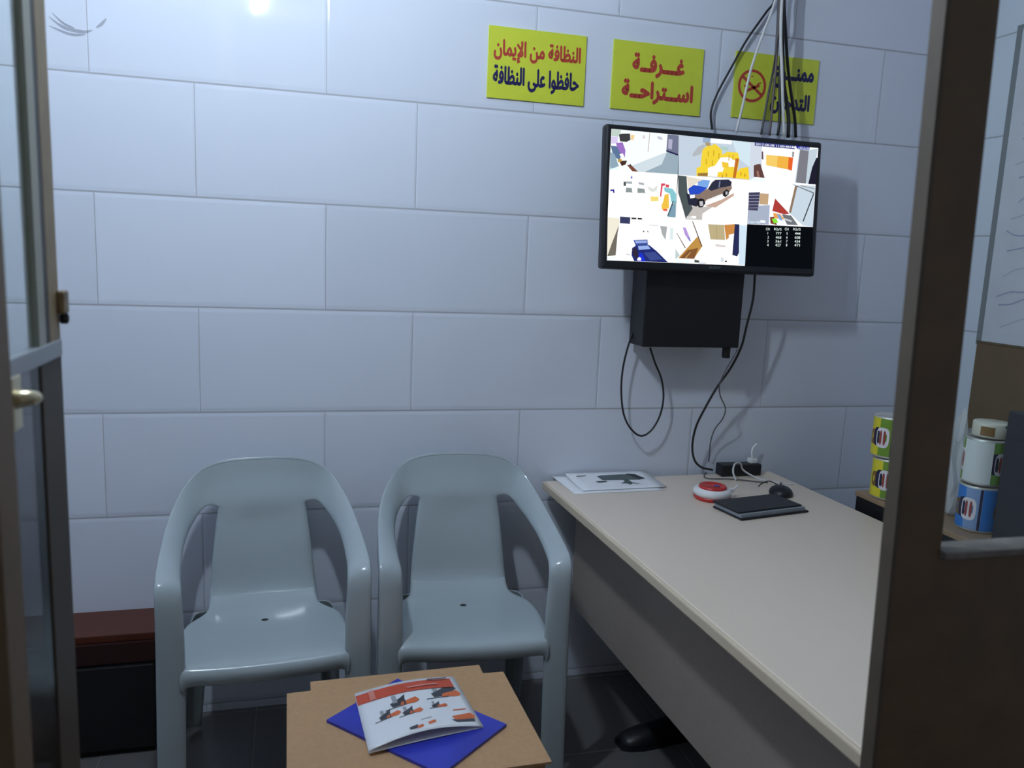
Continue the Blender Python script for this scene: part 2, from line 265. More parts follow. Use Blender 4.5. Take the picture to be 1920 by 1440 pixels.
FEEDS = [[[[243,250,250],[[0.0234,0.0363],[0.3203,0.039],[0.3217,0.3144],[0.0207,0.319]]],[[205,218,226],[[0.113,0.2805],[0.2114,0.2064],[0.2698,0.1635],[0.2485,0.257],[0.1728,0.3141],[0.1198,0.3141]]],[[150,170,182],[[0.2698,0.1635],[0.3207,0.1779],[0.3217,0.3135],[0.1728,0.315],[0.2484,0.2525]]],[[112,117,142],[[0.2693,0.0406],[0.3197,0.0409],[0.3201,0.1761],[0.2666,0.1547]]],[[172,172,198],[[0.2744,0.0736],[0.2924,0.0733],[0.2908,0.1428],[0.2739,0.1384]]],[[40,40,82],[[0.2664,0.1502],[0.3199,0.1715],[0.3197,0.1835],[0.2656,0.1612]]],[[190,206,196],[[0.0235,0.039],[0.0646,0.0384],[0.0623,0.0835],[0.0241,0.0854]]],[[62,62,64],[[0.0567,0.0708],[0.0693,0.063],[0.1042,0.0578],[0.1071,0.1007],[0.0911,0.117],[0.062,0.1168]]],[[240,206,150],[[0.1073,0.0647],[0.1249,0.0679],[0.12,0.101],[0.1088,0.1005]]],[[214,200,236],[[0.0236,0.09],[0.0524,0.0847],[0.0519,0.1323],[0.0237,0.1374]]],[[152,112,192],[[0.0449,0.1304],[0.0738,0.1226],[0.0868,0.175],[0.0853,0.2275],[0.0648,0.2243],[0.0551,0.1876]]],[[92,116,152],[[0.0228,0.1509],[0.0484,0.1525],[0.0715,0.2128],[0.0623,0.2426],[0.0357,0.2257]]],[[140,165,182],[[0.0222,0.1958],[0.0411,0.2072],[0.0605,0.286],[0.0224,0.3152]]],[[70,45,40],[[0.0596,0.2501],[0.0956,0.2444],[0.0894,0.2721],[0.0733,0.2847]]],[[192,152,70],[[0.0536,0.2417],[0.0709,0.2354],[0.0725,0.2541],[0.0575,0.2602]]],[[250,248,252],[[0.0614,0.2049],[0.0757,0.197],[0.0885,0.2379],[0.0721,0.2361]]],[[120,70,56],[[0.0953,0.2751],[0.1128,0.2714],[0.1445,0.3152],[0.1198,0.316]]],[[60,66,66],[[0.1056,0.2668],[0.1127,0.2678],[0.1142,0.2803],[0.1083,0.281]]],[[190,176,170],[[0.1889,0.0367],[0.1918,0.0364],[0.1873,0.1727],[0.1838,0.1731]]],[[216,206,206],[[0.1601,0.0628],[0.1695,0.0617],[0.1701,0.0842],[0.1595,0.0837]]],[[200,200,212],[[0.2221,0.0599],[0.243,0.0619],[0.2484,0.084],[0.2269,0.0802]]]],[[[192,206,220],[[0.3203,0.039],[0.6533,0.0455],[0.6543,0.3172],[0.3248,0.3159]]],[[206,226,236],[[0.5654,0.0438],[0.6526,0.0456],[0.653,0.2234],[0.5944,0.1642]]],[[242,246,250],[[0.4664,0.0416],[0.5654,0.0438],[0.5633,0.0728],[0.4643,0.0751]]],[[150,170,196],[[0.4296,0.0423],[0.4633,0.042],[0.4614,0.0791],[0.4295,0.0773]]],[[170,150,110],[[0.4398,0.0752],[0.4643,0.0751],[0.4651,0.0999],[0.4436,0.0978]]],[[176,181,186],[[0.3834,0.1672],[0.4073,0.1112],[0.4311,0.09],[0.4435,0.0941],[0.421,0.1603],[0.3893,0.1813]]],[[238,208,60],[[0.4292,0.1271],[0.4497,0.0989],[0.468,0.095],[0.4859,0.0763],[0.5181,0.117],[0.5205,0.1538],[0.5433,0.128],[0.5932,0.1271],[0.602,0.1681],[0.5928,0.3064],[0.4074,0.3158],[0.4057,0.2588],[0.4237,0.2476]]],[[172,202,192],[[0.5112,0.0946],[0.5484,0.095],[0.5462,0.1203],[0.5119,0.1168]]],[[250,250,246],[[0.4576,0.2533],[0.4908,0.2313],[0.5137,0.1731],[0.5507,0.1644],[0.5825,0.1842],[0.5841,0.2307],[0.5344,0.2359],[0.5181,0.3102],[0.4594,0.3115]]],[[236,196,58],[[0.5208,0.2002],[0.5521,0.2061],[0.5533,0.2433],[0.5252,0.2416]]],[[242,204,54],[[0.5047,0.2781],[0.5354,0.2684],[0.5793,0.2751],[0.5779,0.3089],[0.5026,0.3108]]],[[242,206,52],[[0.59,0.2768],[0.6094,0.2374],[0.6454,0.2242],[0.6535,0.3135],[0.5867,0.3117]]],[[202,160,36],[[0.4539,0.1335],[0.4582,0.1339],[0.4588,0.1736],[0.4551,0.1731]]],[[202,160,36],[[0.4783,0.1261],[0.4826,0.1266],[0.4832,0.1663],[0.4795,0.1658]]],[[202,160,36],[[0.5034,0.1418],[0.5078,0.1422],[0.5084,0.182],[0.5047,0.1815]]],[[202,160,36],[[0.4464,0.1898],[0.4507,0.1902],[0.4514,0.2299],[0.4477,0.2294]]],[[202,160,36],[[0.4743,0.196],[0.4786,0.1964],[0.4793,0.2362],[0.4755,0.2357]]],[[202,160,36],[[0.5503,0.1505],[0.5546,0.1509],[0.5553,0.1909],[0.5515,0.1904]]],[[202,160,36],[[0.5687,0.1438],[0.5731,0.1442],[0.5738,0.1842],[0.57,0.1837]]],[[190,150,36],[[0.5421,0.2817],[0.5471,0.283],[0.5466,0.3055],[0.5416,0.3051]]],[[190,150,36],[[0.6103,0.2653],[0.6154,0.2667],[0.6149,0.2892],[0.6098,0.2888]]],[[190,150,36],[[0.6294,0.2727],[0.6345,0.2741],[0.634,0.2967],[0.6289,0.2962]]],[[190,150,36],[[0.5238,0.2929],[0.5288,0.2942],[0.5283,0.3166],[0.5233,0.3162]]],[[192,110,42],[[0.5833,0.1701],[0.6002,0.1692],[0.588,0.3125],[0.5755,0.3119]]],[[150,116,62],[[0.4129,0.2949],[0.4587,0.2875],[0.4564,0.3127],[0.4123,0.3144]]]],[[[250,252,255],[[0.6533,0.0455],[0.98,0.0453],[0.9758,0.314],[0.6544,0.3219]]],[[206,213,226],[[0.6533,0.0464],[0.7052,0.0469],[0.7095,0.208],[0.6776,0.296],[0.655,0.319]]],[[96,66,62],[[0.6715,0.2102],[0.687,0.1991],[0.7027,0.1946],[0.7265,0.293],[0.6743,0.2916]]],[[150,110,100],[[0.6855,0.2482],[0.6949,0.2453],[0.7028,0.2916],[0.6901,0.291]]],[[236,176,70],[[0.7277,0.126],[0.8414,0.1276],[0.8415,0.2206],[0.7303,0.2011]]],[[241,202,104],[[0.7277,0.126],[0.7833,0.1264],[0.7831,0.2096],[0.7303,0.2011]]],[[226,96,42],[[0.8369,0.13],[0.859,0.1304],[0.856,0.2267],[0.837,0.2191]]],[[100,75,82],[[0.7059,0.105],[0.7129,0.1042],[0.7162,0.1621],[0.7079,0.1612]]],[[150,150,152],[[0.8529,0.0884],[0.8633,0.0891],[0.8615,0.1273],[0.853,0.1263]]],[[190,206,216],[[0.9335,0.0659],[0.9775,0.0504],[0.9696,0.1516],[0.9395,0.3127],[0.8741,0.3106],[0.8878,0.0654]]],[[122,122,132],[[0.8912,0.0698],[0.9337,0.0716],[0.9277,0.312],[0.8786,0.3101]]],[[30,30,46],[[0.9808,0.1169],[0.9729,0.1178],[0.9546,0.1915],[0.9396,0.3147],[0.9758,0.314]]],[[58,68,132],[[0.6708,0.0416],[0.8655,0.0424],[0.8645,0.069],[0.6717,0.0686]]],[[30,40,150],[[0.8681,0.0421],[0.9372,0.0436],[0.9354,0.0657],[0.8754,0.0659]]]],[[[253,254,255],[[0.0207,0.319],[0.3217,0.3144],[0.3195,0.6317],[0.02,0.6377]]],[[70,76,76],[[0.0837,0.392],[0.0936,0.3892],[0.0943,0.4181],[0.0845,0.4209]]],[[166,173,176],[[0.0924,0.3884],[0.1205,0.3857],[0.1209,0.4029],[0.0928,0.4029]]],[[140,150,150],[[0.0953,0.4316],[0.1199,0.4311],[0.1238,0.4653],[0.1178,0.4613],[0.0944,0.4635]]],[[166,173,179],[[0.1482,0.3875],[0.1719,0.3897],[0.1741,0.4059],[0.1504,0.4018]]],[[140,150,150],[[0.1452,0.4287],[0.176,0.4303],[0.1804,0.4627],[0.1744,0.4596],[0.1461,0.4623]]],[[216,221,216],[[0.1873,0.411],[0.1994,0.4171],[0.2145,0.4267],[0.2346,0.3973],[0.2297,0.4371],[0.2122,0.4497],[0.197,0.4375]]],[[50,40,142],[[0.027,0.4517],[0.0443,0.4482],[0.0461,0.4725],[0.0403,0.473],[0.0388,0.4596],[0.0272,0.4625]]],[[112,112,202],[[0.1137,0.351],[0.1207,0.3503],[0.1211,0.3657],[0.1141,0.3664]]],[[132,196,206],[[0.2619,0.4112],[0.3011,0.4166],[0.3185,0.4518],[0.3198,0.518],[0.2978,0.5108],[0.2902,0.4544],[0.2657,0.4383]]],[[211,72,96],[[0.2492,0.3849],[0.2671,0.3832],[0.2663,0.3979],[0.2563,0.4025],[0.2518,0.4781],[0.2458,0.4768]]],[[216,72,82],[[0.2691,0.3894],[0.2853,0.3906],[0.2841,0.4109],[0.2696,0.4086]]],[[241,216,122],[[0.2041,0.4807],[0.2399,0.4792],[0.2395,0.5095],[0.2068,0.5152]]],[[236,192,72],[[0.2663,0.4612],[0.2842,0.455],[0.2883,0.5558],[0.2574,0.5695],[0.2542,0.5404],[0.2627,0.5029]]],[[122,156,176],[[0.2998,0.5364],[0.3181,0.4997],[0.3197,0.6178],[0.2828,0.6162]]],[[236,92,82],[[0.2632,0.5626],[0.2812,0.561],[0.2805,0.5768],[0.2624,0.5764]]],[[60,80,90],[[0.3037,0.5038],[0.3097,0.5033],[0.2863,0.6113],[0.2814,0.6099]]]],[[[253,252,250],[[0.3248,0.3159],[0.6543,0.3172],[0.6535,0.6333],[0.3195,0.6317]]],[[226,216,202],[[0.3619,0.3232],[0.4388,0.3386],[0.3972,0.3797],[0.3737,0.4115]]],[[192,187,182],[[0.3676,0.6139],[0.3955,0.5281],[0.4386,0.5336],[0.4938,0.5195],[0.4413,0.58],[0.4414,0.6247],[0.3649,0.6271]]],[[76,86,89],[[0.3243,0.3206],[0.3619,0.3223],[0.3696,0.4378],[0.3961,0.5466],[0.3666,0.6233],[0.3398,0.496],[0.3273,0.4418]]],[[196,166,150],[[0.4506,0.5233],[0.5294,0.4696],[0.5827,0.4179],[0.5846,0.4365],[0.5003,0.5302]]],[[136,116,106],[[0.3811,0.4552],[0.4592,0.4016],[0.5691,0.3462],[0.5735,0.386],[0.559,0.4201],[0.5283,0.4342],[0.4557,0.4875],[0.4439,0.5053],[0.4139,0.5283],[0.3883,0.4916]]],[[45,48,66],[[0.4622,0.4013],[0.4792,0.3532],[0.4941,0.3331],[0.5559,0.3232],[0.572,0.3403],[0.5667,0.368],[0.5206,0.3864],[0.4781,0.4137]]],[[42,76,192],[[0.3718,0.4099],[0.3972,0.3797],[0.4619,0.392],[0.4235,0.4421],[0.3798,0.4507]]],[[122,166,226],[[0.4148,0.3558],[0.4388,0.3386],[0.4708,0.341],[0.4608,0.394],[0.4143,0.3817]]],[[120,130,160],[[0.5129,0.3405],[0.519,0.3381],[0.5155,0.385],[0.5107,0.3873]]],[[40,42,60],[[0.3636,0.4384],[0.3872,0.4547],[0.4198,0.4795],[0.4153,0.5329],[0.3758,0.5205]]],[[30,30,35],[[0.4156,0.4818],[0.4306,0.4711],[0.4461,0.4771],[0.4537,0.5044],[0.4417,0.5334],[0.4246,0.5367],[0.4136,0.5172]]],[[190,190,196],[[0.4251,0.4939],[0.441,0.4906],[0.4444,0.522],[0.4286,0.5271]]],[[35,35,40],[[0.5339,0.415],[0.5488,0.3949],[0.5597,0.4032],[0.5594,0.4313],[0.545,0.4514],[0.5323,0.4413]]],[[180,180,186],[[0.5438,0.4122],[0.5537,0.4094],[0.5543,0.4299],[0.5458,0.4354]]],[[236,236,236],[[0.4555,0.481],[0.5281,0.4286],[0.5321,0.4376],[0.4571,0.4938]]],[[240,240,246],[[0.3799,0.4553],[0.4029,0.4467],[0.4036,0.4699],[0.383,0.4773]]]],[[[246,248,251],[[0.6543,0.3172],[0.9771,0.3139],[0.9746,0.6303],[0.6536,0.6361]]],[[196,211,223],[[0.8845,0.3277],[0.9755,0.3236],[0.9746,0.6293],[0.9248,0.6216],[0.8563,0.5359]]],[[140,116,96],[[0.8761,0.3314],[0.8879,0.3321],[0.8628,0.5372],[0.8522,0.5314]]],[[112,117,122],[[0.8614,0.3213],[0.9721,0.3739],[0.9718,0.3836],[0.8749,0.3334]]],[[150,155,160],[[0.9007,0.3261],[0.9749,0.3429],[0.9752,0.3506],[0.901,0.3337]]],[[62,72,82],[[0.9665,0.3822],[0.9719,0.3845],[0.9271,0.5944],[0.9217,0.5901]]],[[166,176,196],[[0.6543,0.5056],[0.7576,0.4871],[0.7575,0.6299],[0.6542,0.6351]]],[[64,64,92],[[0.6541,0.4066],[0.7072,0.3988],[0.7056,0.4632],[0.7004,0.5338],[0.6559,0.5338]]],[[150,150,170],[[0.6548,0.4254],[0.7041,0.4189],[0.7036,0.4237],[0.6549,0.4301]]],[[150,150,170],[[0.6555,0.4479],[0.7048,0.4415],[0.7044,0.4463],[0.6557,0.4526]]],[[150,150,170],[[0.6563,0.4705],[0.7056,0.4642],[0.7051,0.469],[0.6564,0.4752]]],[[150,150,170],[[0.657,0.4931],[0.7064,0.4868],[0.7059,0.4916],[0.6572,0.4978]]],[[150,150,170],[[0.6578,0.5157],[0.7072,0.5095],[0.7067,0.5143],[0.658,0.5204]]],[[192,162,126],[[0.7074,0.4063],[0.7496,0.4071],[0.7479,0.486],[0.7064,0.4868]]],[[171,61,56],[[0.7815,0.4374],[0.8546,0.5427],[0.8308,0.5495],[0.7706,0.5288]]],[[231,162,82],[[0.7756,0.5426],[0.8113,0.5492],[0.8334,0.5856],[0.7802,0.5804]]],[[110,115,121],[[0.8178,0.5486],[0.8635,0.5544],[0.9,0.6226],[0.8464,0.6229]]],[[200,205,210],[[0.8318,0.5762],[0.8714,0.5922],[0.8652,0.6022],[0.8309,0.5877]]],[[121,51,41],[[0.7607,0.5743],[0.7798,0.5709],[0.7974,0.6306],[0.7655,0.6216]]],[[131,226,61],[[0.7694,0.5851],[0.7919,0.5832],[0.8019,0.6111],[0.7816,0.6203]]],[[122,166,216],[[0.792,0.5508],[0.8116,0.5568],[0.8241,0.5979],[0.8076,0.5896]]],[[245,248,250],[[0.8066,0.5973],[0.8296,0.6051],[0.8323,0.6278],[0.8109,0.6257]]]],[[[253,253,254],[[0.02,0.6377],[0.3195,0.6317],[0.3255,0.9405],[0.023,0.9421]]],[[236,231,212],[[0.0202,0.6422],[0.0716,0.6471],[0.0708,0.6836],[0.0502,0.7944],[0.0235,0.9147]]],[[112,107,97],[[0.0709,0.6881],[0.0654,0.7477],[0.0601,0.9051],[0.024,0.9128],[0.0292,0.8869],[0.0395,0.8316]]],[[56,61,96],[[0.0736,0.6333],[0.1182,0.6342],[0.1177,0.6808],[0.0736,0.6797]]],[[50,50,52],[[0.1236,0.6356],[0.1448,0.6357],[0.1451,0.6466],[0.1239,0.6465]]],[[50,50,52],[[0.1507,0.6352],[0.1697,0.6355],[0.17,0.6465],[0.151,0.6462]]],[[166,171,171],[[0.2516,0.6832],[0.2836,0.6854],[0.2784,0.7801],[0.2623,0.7424]]],[[216,231,233],[[0.2971,0.6936],[0.3122,0.6943],[0.3116,0.7778],[0.2982,0.775]]],[[205,208,212],[[0.2036,0.6778],[0.2425,0.6793],[0.2427,0.6849],[0.2037,0.6833]]],[[120,120,125],[[0.1751,0.7258],[0.1809,0.7208],[0.183,0.7317],[0.176,0.734]]],[[110,110,115],[[0.1958,0.7197],[0.2021,0.7303],[0.201,0.734],[0.1949,0.729]]],[[60,80,152],[[0.1354,0.7929],[0.1976,0.784],[0.2004,0.8225],[0.1465,0.8316]]],[[150,170,226],[[0.1415,0.7971],[0.1948,0.7906],[0.1964,0.8071],[0.1461,0.8142]]],[[36,46,112],[[0.131,0.8483],[0.1482,0.8288],[0.2045,0.8203],[0.2417,0.864],[0.2933,0.9387],[0.1423,0.9404],[0.1294,0.8989]]],[[150,176,231],[[0.1561,0.8328],[0.2017,0.8251],[0.2125,0.8493],[0.1609,0.8601]]],[[60,75,140],[[0.1822,0.8771],[0.2328,0.8692],[0.2673,0.918],[0.2136,0.9305]]],[[30,50,202],[[0.1616,0.883],[0.1775,0.8802],[0.1935,0.9391],[0.1554,0.9396]]],[[50,40,60],[[0.1312,0.8574],[0.1469,0.8454],[0.1619,0.8968],[0.1509,0.927],[0.135,0.8893]]],[[245,245,250],[[0.1566,0.9174],[0.1653,0.9095],[0.1726,0.9183],[0.1719,0.9349],[0.1552,0.9341]]],[[215,215,220],[[0.1055,0.8894],[0.1221,0.8902],[0.1223,0.9012],[0.1058,0.9004]]]],[[[253,253,252],[[0.3195,0.6317],[0.6535,0.6333],[0.6518,0.9402],[0.3255,0.9405]]],[[180,150,216],[[0.3544,0.6846],[0.3685,0.6863],[0.3767,0.7154],[0.387,0.7519],[0.3946,0.7812],[0.3846,0.7754],[0.3651,0.7349]]],[[120,125,200],[[0.3807,0.7477],[0.387,0.7519],[0.3946,0.7812],[0.3872,0.7799]]],[[190,142,72],[[0.4236,0.7446],[0.4472,0.8132],[0.413,0.9016],[0.3396,0.9043]]],[[131,86,51],[[0.3806,0.8457],[0.4291,0.8256],[0.4131,0.9053],[0.3457,0.9057]]],[[200,160,100],[[0.3933,0.8589],[0.3981,0.8557],[0.3762,0.902],[0.3701,0.9024]]],[[110,80,80],[[0.3252,0.7239],[0.3296,0.7282],[0.3722,0.8294],[0.3686,0.8334]]],[[90,62,56],[[0.3958,0.6377],[0.4001,0.6392],[0.4485,0.8131],[0.4443,0.8171]]],[[186,171,131],[[0.4701,0.6523],[0.5446,0.6512],[0.5525,0.7589],[0.484,0.76]]],[[160,150,115],[[0.5054,0.6533],[0.5079,0.6531],[0.5162,0.7577],[0.5137,0.7579]]],[[201,136,71],[[0.5453,0.6512],[0.5951,0.6407],[0.5973,0.7085],[0.5575,0.7585]]],[[40,45,86],[[0.5951,0.6407],[0.6165,0.6409],[0.6209,0.8489],[0.6128,0.8741],[0.5898,0.8651]]],[[206,226,241],[[0.6166,0.6456],[0.6521,0.6457],[0.6522,0.9345],[0.6212,0.9363],[0.6218,0.8583]]],[[250,250,252],[[0.5688,0.72],[0.5935,0.7087],[0.5922,0.7655],[0.5703,0.7671]]],[[216,206,206],[[0.5086,0.7921],[0.5556,0.7983],[0.5561,0.8115],[0.5091,0.809]]],[[210,220,226],[[0.5378,0.8873],[0.5503,0.8865],[0.5495,0.9197],[0.5363,0.9186]]],[[60,60,66],[[0.5561,0.9098],[0.5654,0.9073],[0.5652,0.9187],[0.5564,0.9192]]],[[190,206,206],[[0.325,0.84],[0.3464,0.8852],[0.326,0.9163]]],[[70,78,70],[[0.4133,0.9109],[0.4381,0.9169],[0.4336,0.9322],[0.4138,0.9297]]],[[205,212,220],[[0.4335,0.9285],[0.4756,0.9297],[0.4635,0.9399],[0.4326,0.9398]]]],[[[9,12,17],[[0.6536,0.6361],[0.9746,0.6303],[0.9833,0.9443],[0.6518,0.9402]]]]]
CAPTIONS = [["2017-08-08 11:00:48AM",[0.6754,0.0644],0.0158,[250,250,255],0.1866,2],["AR:الثلاثاء",[0.8767,0.0638],0.016,[250,250,255],0.0553,2],["m 01",[0.0229,0.3134],0.0153,[190,250,250],0.036,0],["Cam 03",[0.6562,0.3179],0.0187,[200,252,252],0.0685,2],["05",[0.369,0.6212],0.0166,[245,255,255],0.022,4],["Cam 06",[0.6565,0.6264],0.017,[225,252,252],0.0572,5],["m 07",[0.024,0.9347],0.0164,[200,250,250],0.0327,6],["Cam 08",[0.3283,0.9348],0.0177,[190,250,250],0.0587,7],["CH",[0.7436,0.6729],0.019,[225,240,235],0.0179,8],["Kb/S",[0.7833,0.6699],0.0191,[225,240,235],0.0362,8],["CH",[0.835,0.666],0.0191,[225,240,235],0.0182,8],["Kb/S",[0.8766,0.6629],0.0192,[225,240,235],0.0366,8],["1",[0.7527,0.7037],0.0191,[225,240,235],0.009,8],["777",[0.7925,0.7008],0.0191,[225,240,235],0.0272,8],["5",[0.8443,0.697],0.0192,[225,240,235],0.0091,8],["444",[0.8859,0.6939],0.0192,[225,240,235],0.0275,8],["2",[0.7527,0.7333],0.0191,[225,240,235],0.009,8],["468",[0.7926,0.7304],0.0191,[225,240,235],0.0272,8],["6",[0.8444,0.7267],0.0191,[225,240,235],0.0091,8],["608",[0.886,0.7238],0.0192,[225,240,235],0.0275,8],["3",[0.7528,0.7619],0.019,[225,240,235],0.009,8],["361",[0.7927,0.7592],0.0191,[225,240,235],0.0271,8],["7",[0.8444,0.7556],0.0192,[225,240,235],0.0091,8],["434",[0.8861,0.7527],0.0192,[225,240,235],0.0275,8],["4",[0.7528,0.7897],0.0191,[225,240,235],0.009,8],["427",[0.7927,0.787],0.0192,[225,240,235],0.0272,8],["8",[0.8445,0.7835],0.0192,[225,240,235],0.0091,8],["471",[0.8861,0.7807],0.0193,[225,240,235],0.0276,8]]
BARS = [[0,[[0.0597,0.2969],[0.0859,0.2958],[0.0863,0.312],[0.0601,0.3131]]],[4,[[0.3916,0.6008],[0.4124,0.6004],[0.4129,0.6171],[0.3921,0.6175]]],[5,[[0.7142,0.6028],[0.7385,0.6023],[0.7391,0.6194],[0.7148,0.6199]]],[7,[[0.3899,0.9114],[0.4133,0.9114],[0.4138,0.9283],[0.3904,0.9283]]]]
CABLES = {"loop":[[1.5761,-0.05,1.3778],[1.5702,-0.05,1.2862],[1.549,-0.05,1.2018],[1.5234,-0.05,1.0998],[1.5165,-0.05,1.0143],[1.5279,-0.05,0.9278],[1.5536,-0.05,0.875],[1.593,-0.05,0.8444],[1.6293,-0.05,0.8597],[1.6576,-0.05,0.9089],[1.666,-0.05,0.9704],[1.6538,-0.05,1.0316],[1.6275,-0.05,1.0834],[1.6072,-0.05,1.1313]],"right":[[1.8999,-0.145,1.392],[1.908,-0.1345,1.3004],[1.9,-0.1241,1.2151],[1.894,-0.1136,1.1456],[1.8685,-0.1032,1.075],[1.8323,-0.0927,1.0124],[1.8004,-0.0823,0.9404],[1.7789,-0.0718,0.8764],[1.7764,-0.0614,0.8114],[1.794,-0.0509,0.7594],[1.8275,-0.0405,0.7301],[1.876,-0.03,0.7166]],"thin":[[1.8776,-0.12,1.1377],[1.8362,-0.1057,1.0371],[1.8451,-0.0914,0.9858],[1.8768,-0.0771,0.9387],[1.8787,-0.0629,0.9],[1.8608,-0.0486,0.8611],[1.8572,-0.0343,0.8123],[1.8654,-0.02,0.7625],[1.8863,0.0238,0.7035],[1.8263,-0.0765,0.7035],[1.9064,-0.0984,0.7035],[2.0107,-0.1546,0.7035]],"top_black":[[1.9429,-0.016,2.7235],[1.9715,-0.016,2.3198],[1.9627,-0.016,2.2251],[1.935,-0.016,2.1826],[1.8779,-0.016,2.0976],[1.8337,-0.016,2.0139],[1.7913,-0.016,1.9303],[1.7742,-0.016,1.8727],[1.7826,-0.016,1.8201]],"top_white":[[1.8961,-0.1,2.6776],[1.922,-0.1,2.2878],[1.9125,-0.1,2.1887],[1.8823,-0.1,2.094],[1.8526,-0.1,1.991],[1.8343,-0.1,1.8806],[1.8199,-0.1,1.8024]],"b1":[[1.957,-0.052,2.7094],[1.9749,-0.052,2.2784],[1.9741,-0.052,2.2165],[1.9897,-0.052,2.1246],[2.0039,-0.052,2.047],[2.022,-0.052,1.9687],[2.0498,-0.052,1.8739],[2.0605,-0.052,1.8124]],"b2":[[1.9317,-0.076,2.6944],[1.9527,-0.076,2.2686],[1.9537,-0.076,2.2076],[1.9669,-0.076,2.0852],[1.9824,-0.076,1.9766],[2.0105,-0.076,1.8752],[2.018,-0.076,1.8062]],"b3":[[1.9501,-0.028,2.7192],[1.9712,-0.028,2.2851],[1.9703,-0.028,2.2227],[1.9746,-0.028,2.1287],[1.9753,-0.028,2.0332],[1.9626,-0.028,1.9353],[1.9499,-0.028,1.8169]],"b4":[[1.9482,-0.04,2.7135],[1.9693,-0.04,2.2813],[1.9685,-0.04,2.2192],[1.9739,-0.04,2.0624],[1.9742,-0.04,1.9343],[1.9734,-0.04,1.8139]],"b5":[[1.9226,-0.088,2.6874],[1.9416,-0.088,2.2637],[1.9506,-0.088,2.1118],[1.9659,-0.088,2.0043],[1.9814,-0.088,1.895],[1.9967,-0.088,1.8064]],"b6":[[1.9443,-0.064,2.7019],[1.9619,-0.064,2.2733],[1.971,-0.064,2.1197],[1.9768,-0.064,1.9784],[1.9887,-0.064,1.8671],[1.987,-0.064,1.8119]]}


# ---------------------------------------------------------------- materials
M_plastic = mat('chair_plastic', (0.365, 0.42, 0.44), 0.12, spec=0.5, noise=0.02, nscale=6, bump=0.03, bscale=400)
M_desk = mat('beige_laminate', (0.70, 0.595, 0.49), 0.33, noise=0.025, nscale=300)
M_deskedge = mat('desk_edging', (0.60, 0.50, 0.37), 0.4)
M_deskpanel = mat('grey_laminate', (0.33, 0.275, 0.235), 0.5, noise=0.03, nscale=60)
M_black = mat('black_plastic', (0.009, 0.010, 0.014), 0.42)
M_blackbox = mat('black_metal', (0.006, 0.006, 0.009), 0.5)
M_rubber = mat('black_rubber', (0.012, 0.012, 0.014), 0.45)
M_greyrub = mat('grey_rubber', (0.09, 0.09, 0.10), 0.5)
M_brownrub = mat('brownish_rubber', (0.14, 0.11, 0.11), 0.5)
M_whiterub = mat('white_rubber', (0.62, 0.62, 0.62), 0.4)
M_white = mat('white_plastic', (0.78, 0.78, 0.78), 0.35)
M_red = mat('red_plastic', (0.52, 0.028, 0.025), 0.3)
M_yellow = mat('sign_yellow', (0.60, 0.66, 0.05), 0.38, noise=0.02)
M_inkred = mat('sign_red', (0.46, 0.05, 0.032), 0.45)
M_inknavy = mat('sign_navy', (0.012, 0.010, 0.085), 0.45)
M_wood = mat('dark_brown_wood', (0.125, 0.078, 0.038), 0.5, noise=0.15, nscale=14)
M_woodlight = mat('brown_wood_edge', (0.085, 0.065, 0.045), 0.6, noise=0.12, nscale=18)
M_stile = mat('olive_brown_wood', (0.27, 0.20, 0.11), 0.5, noise=0.12, nscale=20)
M_reflection = mat('olive_grey_reflection', (0.32, 0.33, 0.27), 0.45)
M_alu = mat('dull_aluminium', (0.30, 0.32, 0.34), 0.35, metal=0.6)
M_redwood = mat('red_brown_wood', (0.085, 0.018, 0.007), 0.45, noise=0.12, nscale=10)
M_darkwood = mat('black_brown_wood', (0.004, 0.003, 0.0035), 0.6)
M_card = mat('cardboard', (0.50, 0.30, 0.155), 0.8, noise=0.05, nscale=90)
M_cardedge = mat('cardboard_edge', (0.28, 0.17, 0.09), 0.85)
M_paper = mat('white_paper', (0.80, 0.81, 0.84), 0.5)
M_blue = mat('blue_folder', (0.034, 0.046, 0.43), 0.28, noise=0.25, nscale=7)
M_brass = mat('brass', (0.62, 0.55, 0.36), 0.28, metal=0.8)
M_rust = mat('rusty_brass', (0.22, 0.16, 0.085), 0.5, metal=0.4, noise=0.3, nscale=80)
M_glass = glass_mat('pane_glass', (0.93, 0.96, 0.95))
M_dglass = glass_mat('smoked_glass', (0.46, 0.45, 0.455), rough=0.18)
M_navy = mat('navy_board', (0.012, 0.013, 0.021), 0.6, noise=0.05)
M_tile = tile_mat('white_wall_tiles', 'xz', (0.67, 0.71, 0.80), 0.05, 0.6, 0.3, 0.025, 0.4242, 0.0042, (0.40, 0.41, 0.45))
M_tile_side = tile_mat('white_side_tiles', 'yz', (0.67, 0.71, 0.80), 0.05, 0.6, 0.3, 0.025, 0.4242, 0.0042, (0.40, 0.41, 0.45))
M_floor = tile_mat('dark_floor_tiles', 'xy', (0.125, 0.12, 0.12), 0.2, 0.4, 0.4, -0.02, 0.0, 0.004, (0.16, 0.14, 0.14), wav=0.15)
M_ceil = mat('ceiling_paint', (0.62, 0.63, 0.66), 0.8, noise=0.03, nscale=5)

# ---------------------------------------------------------------- the setting
struct(obj('floor', bx(-0.9, 2.72, -3.4, 0.12, -0.08, 0.0), M_floor))
wall_back = struct(obj('wall_back', bx(-0.9, 2.72, 0.0, 0.12, 0.0, 2.75), M_tile))
struct(obj('wall_right', bx(2.60, 2.72, -3.4, 0.0, 0.0, 2.75), M_tile_side))
struct(obj('wall_left', bx(-0.9, -0.78, -3.4, 0.0, 0.0, 2.75), M_tile_side))
struct(obj('ceiling', bx(-0.9, 2.72, -3.4, 0.12, 2.75, 2.83), M_ceil))

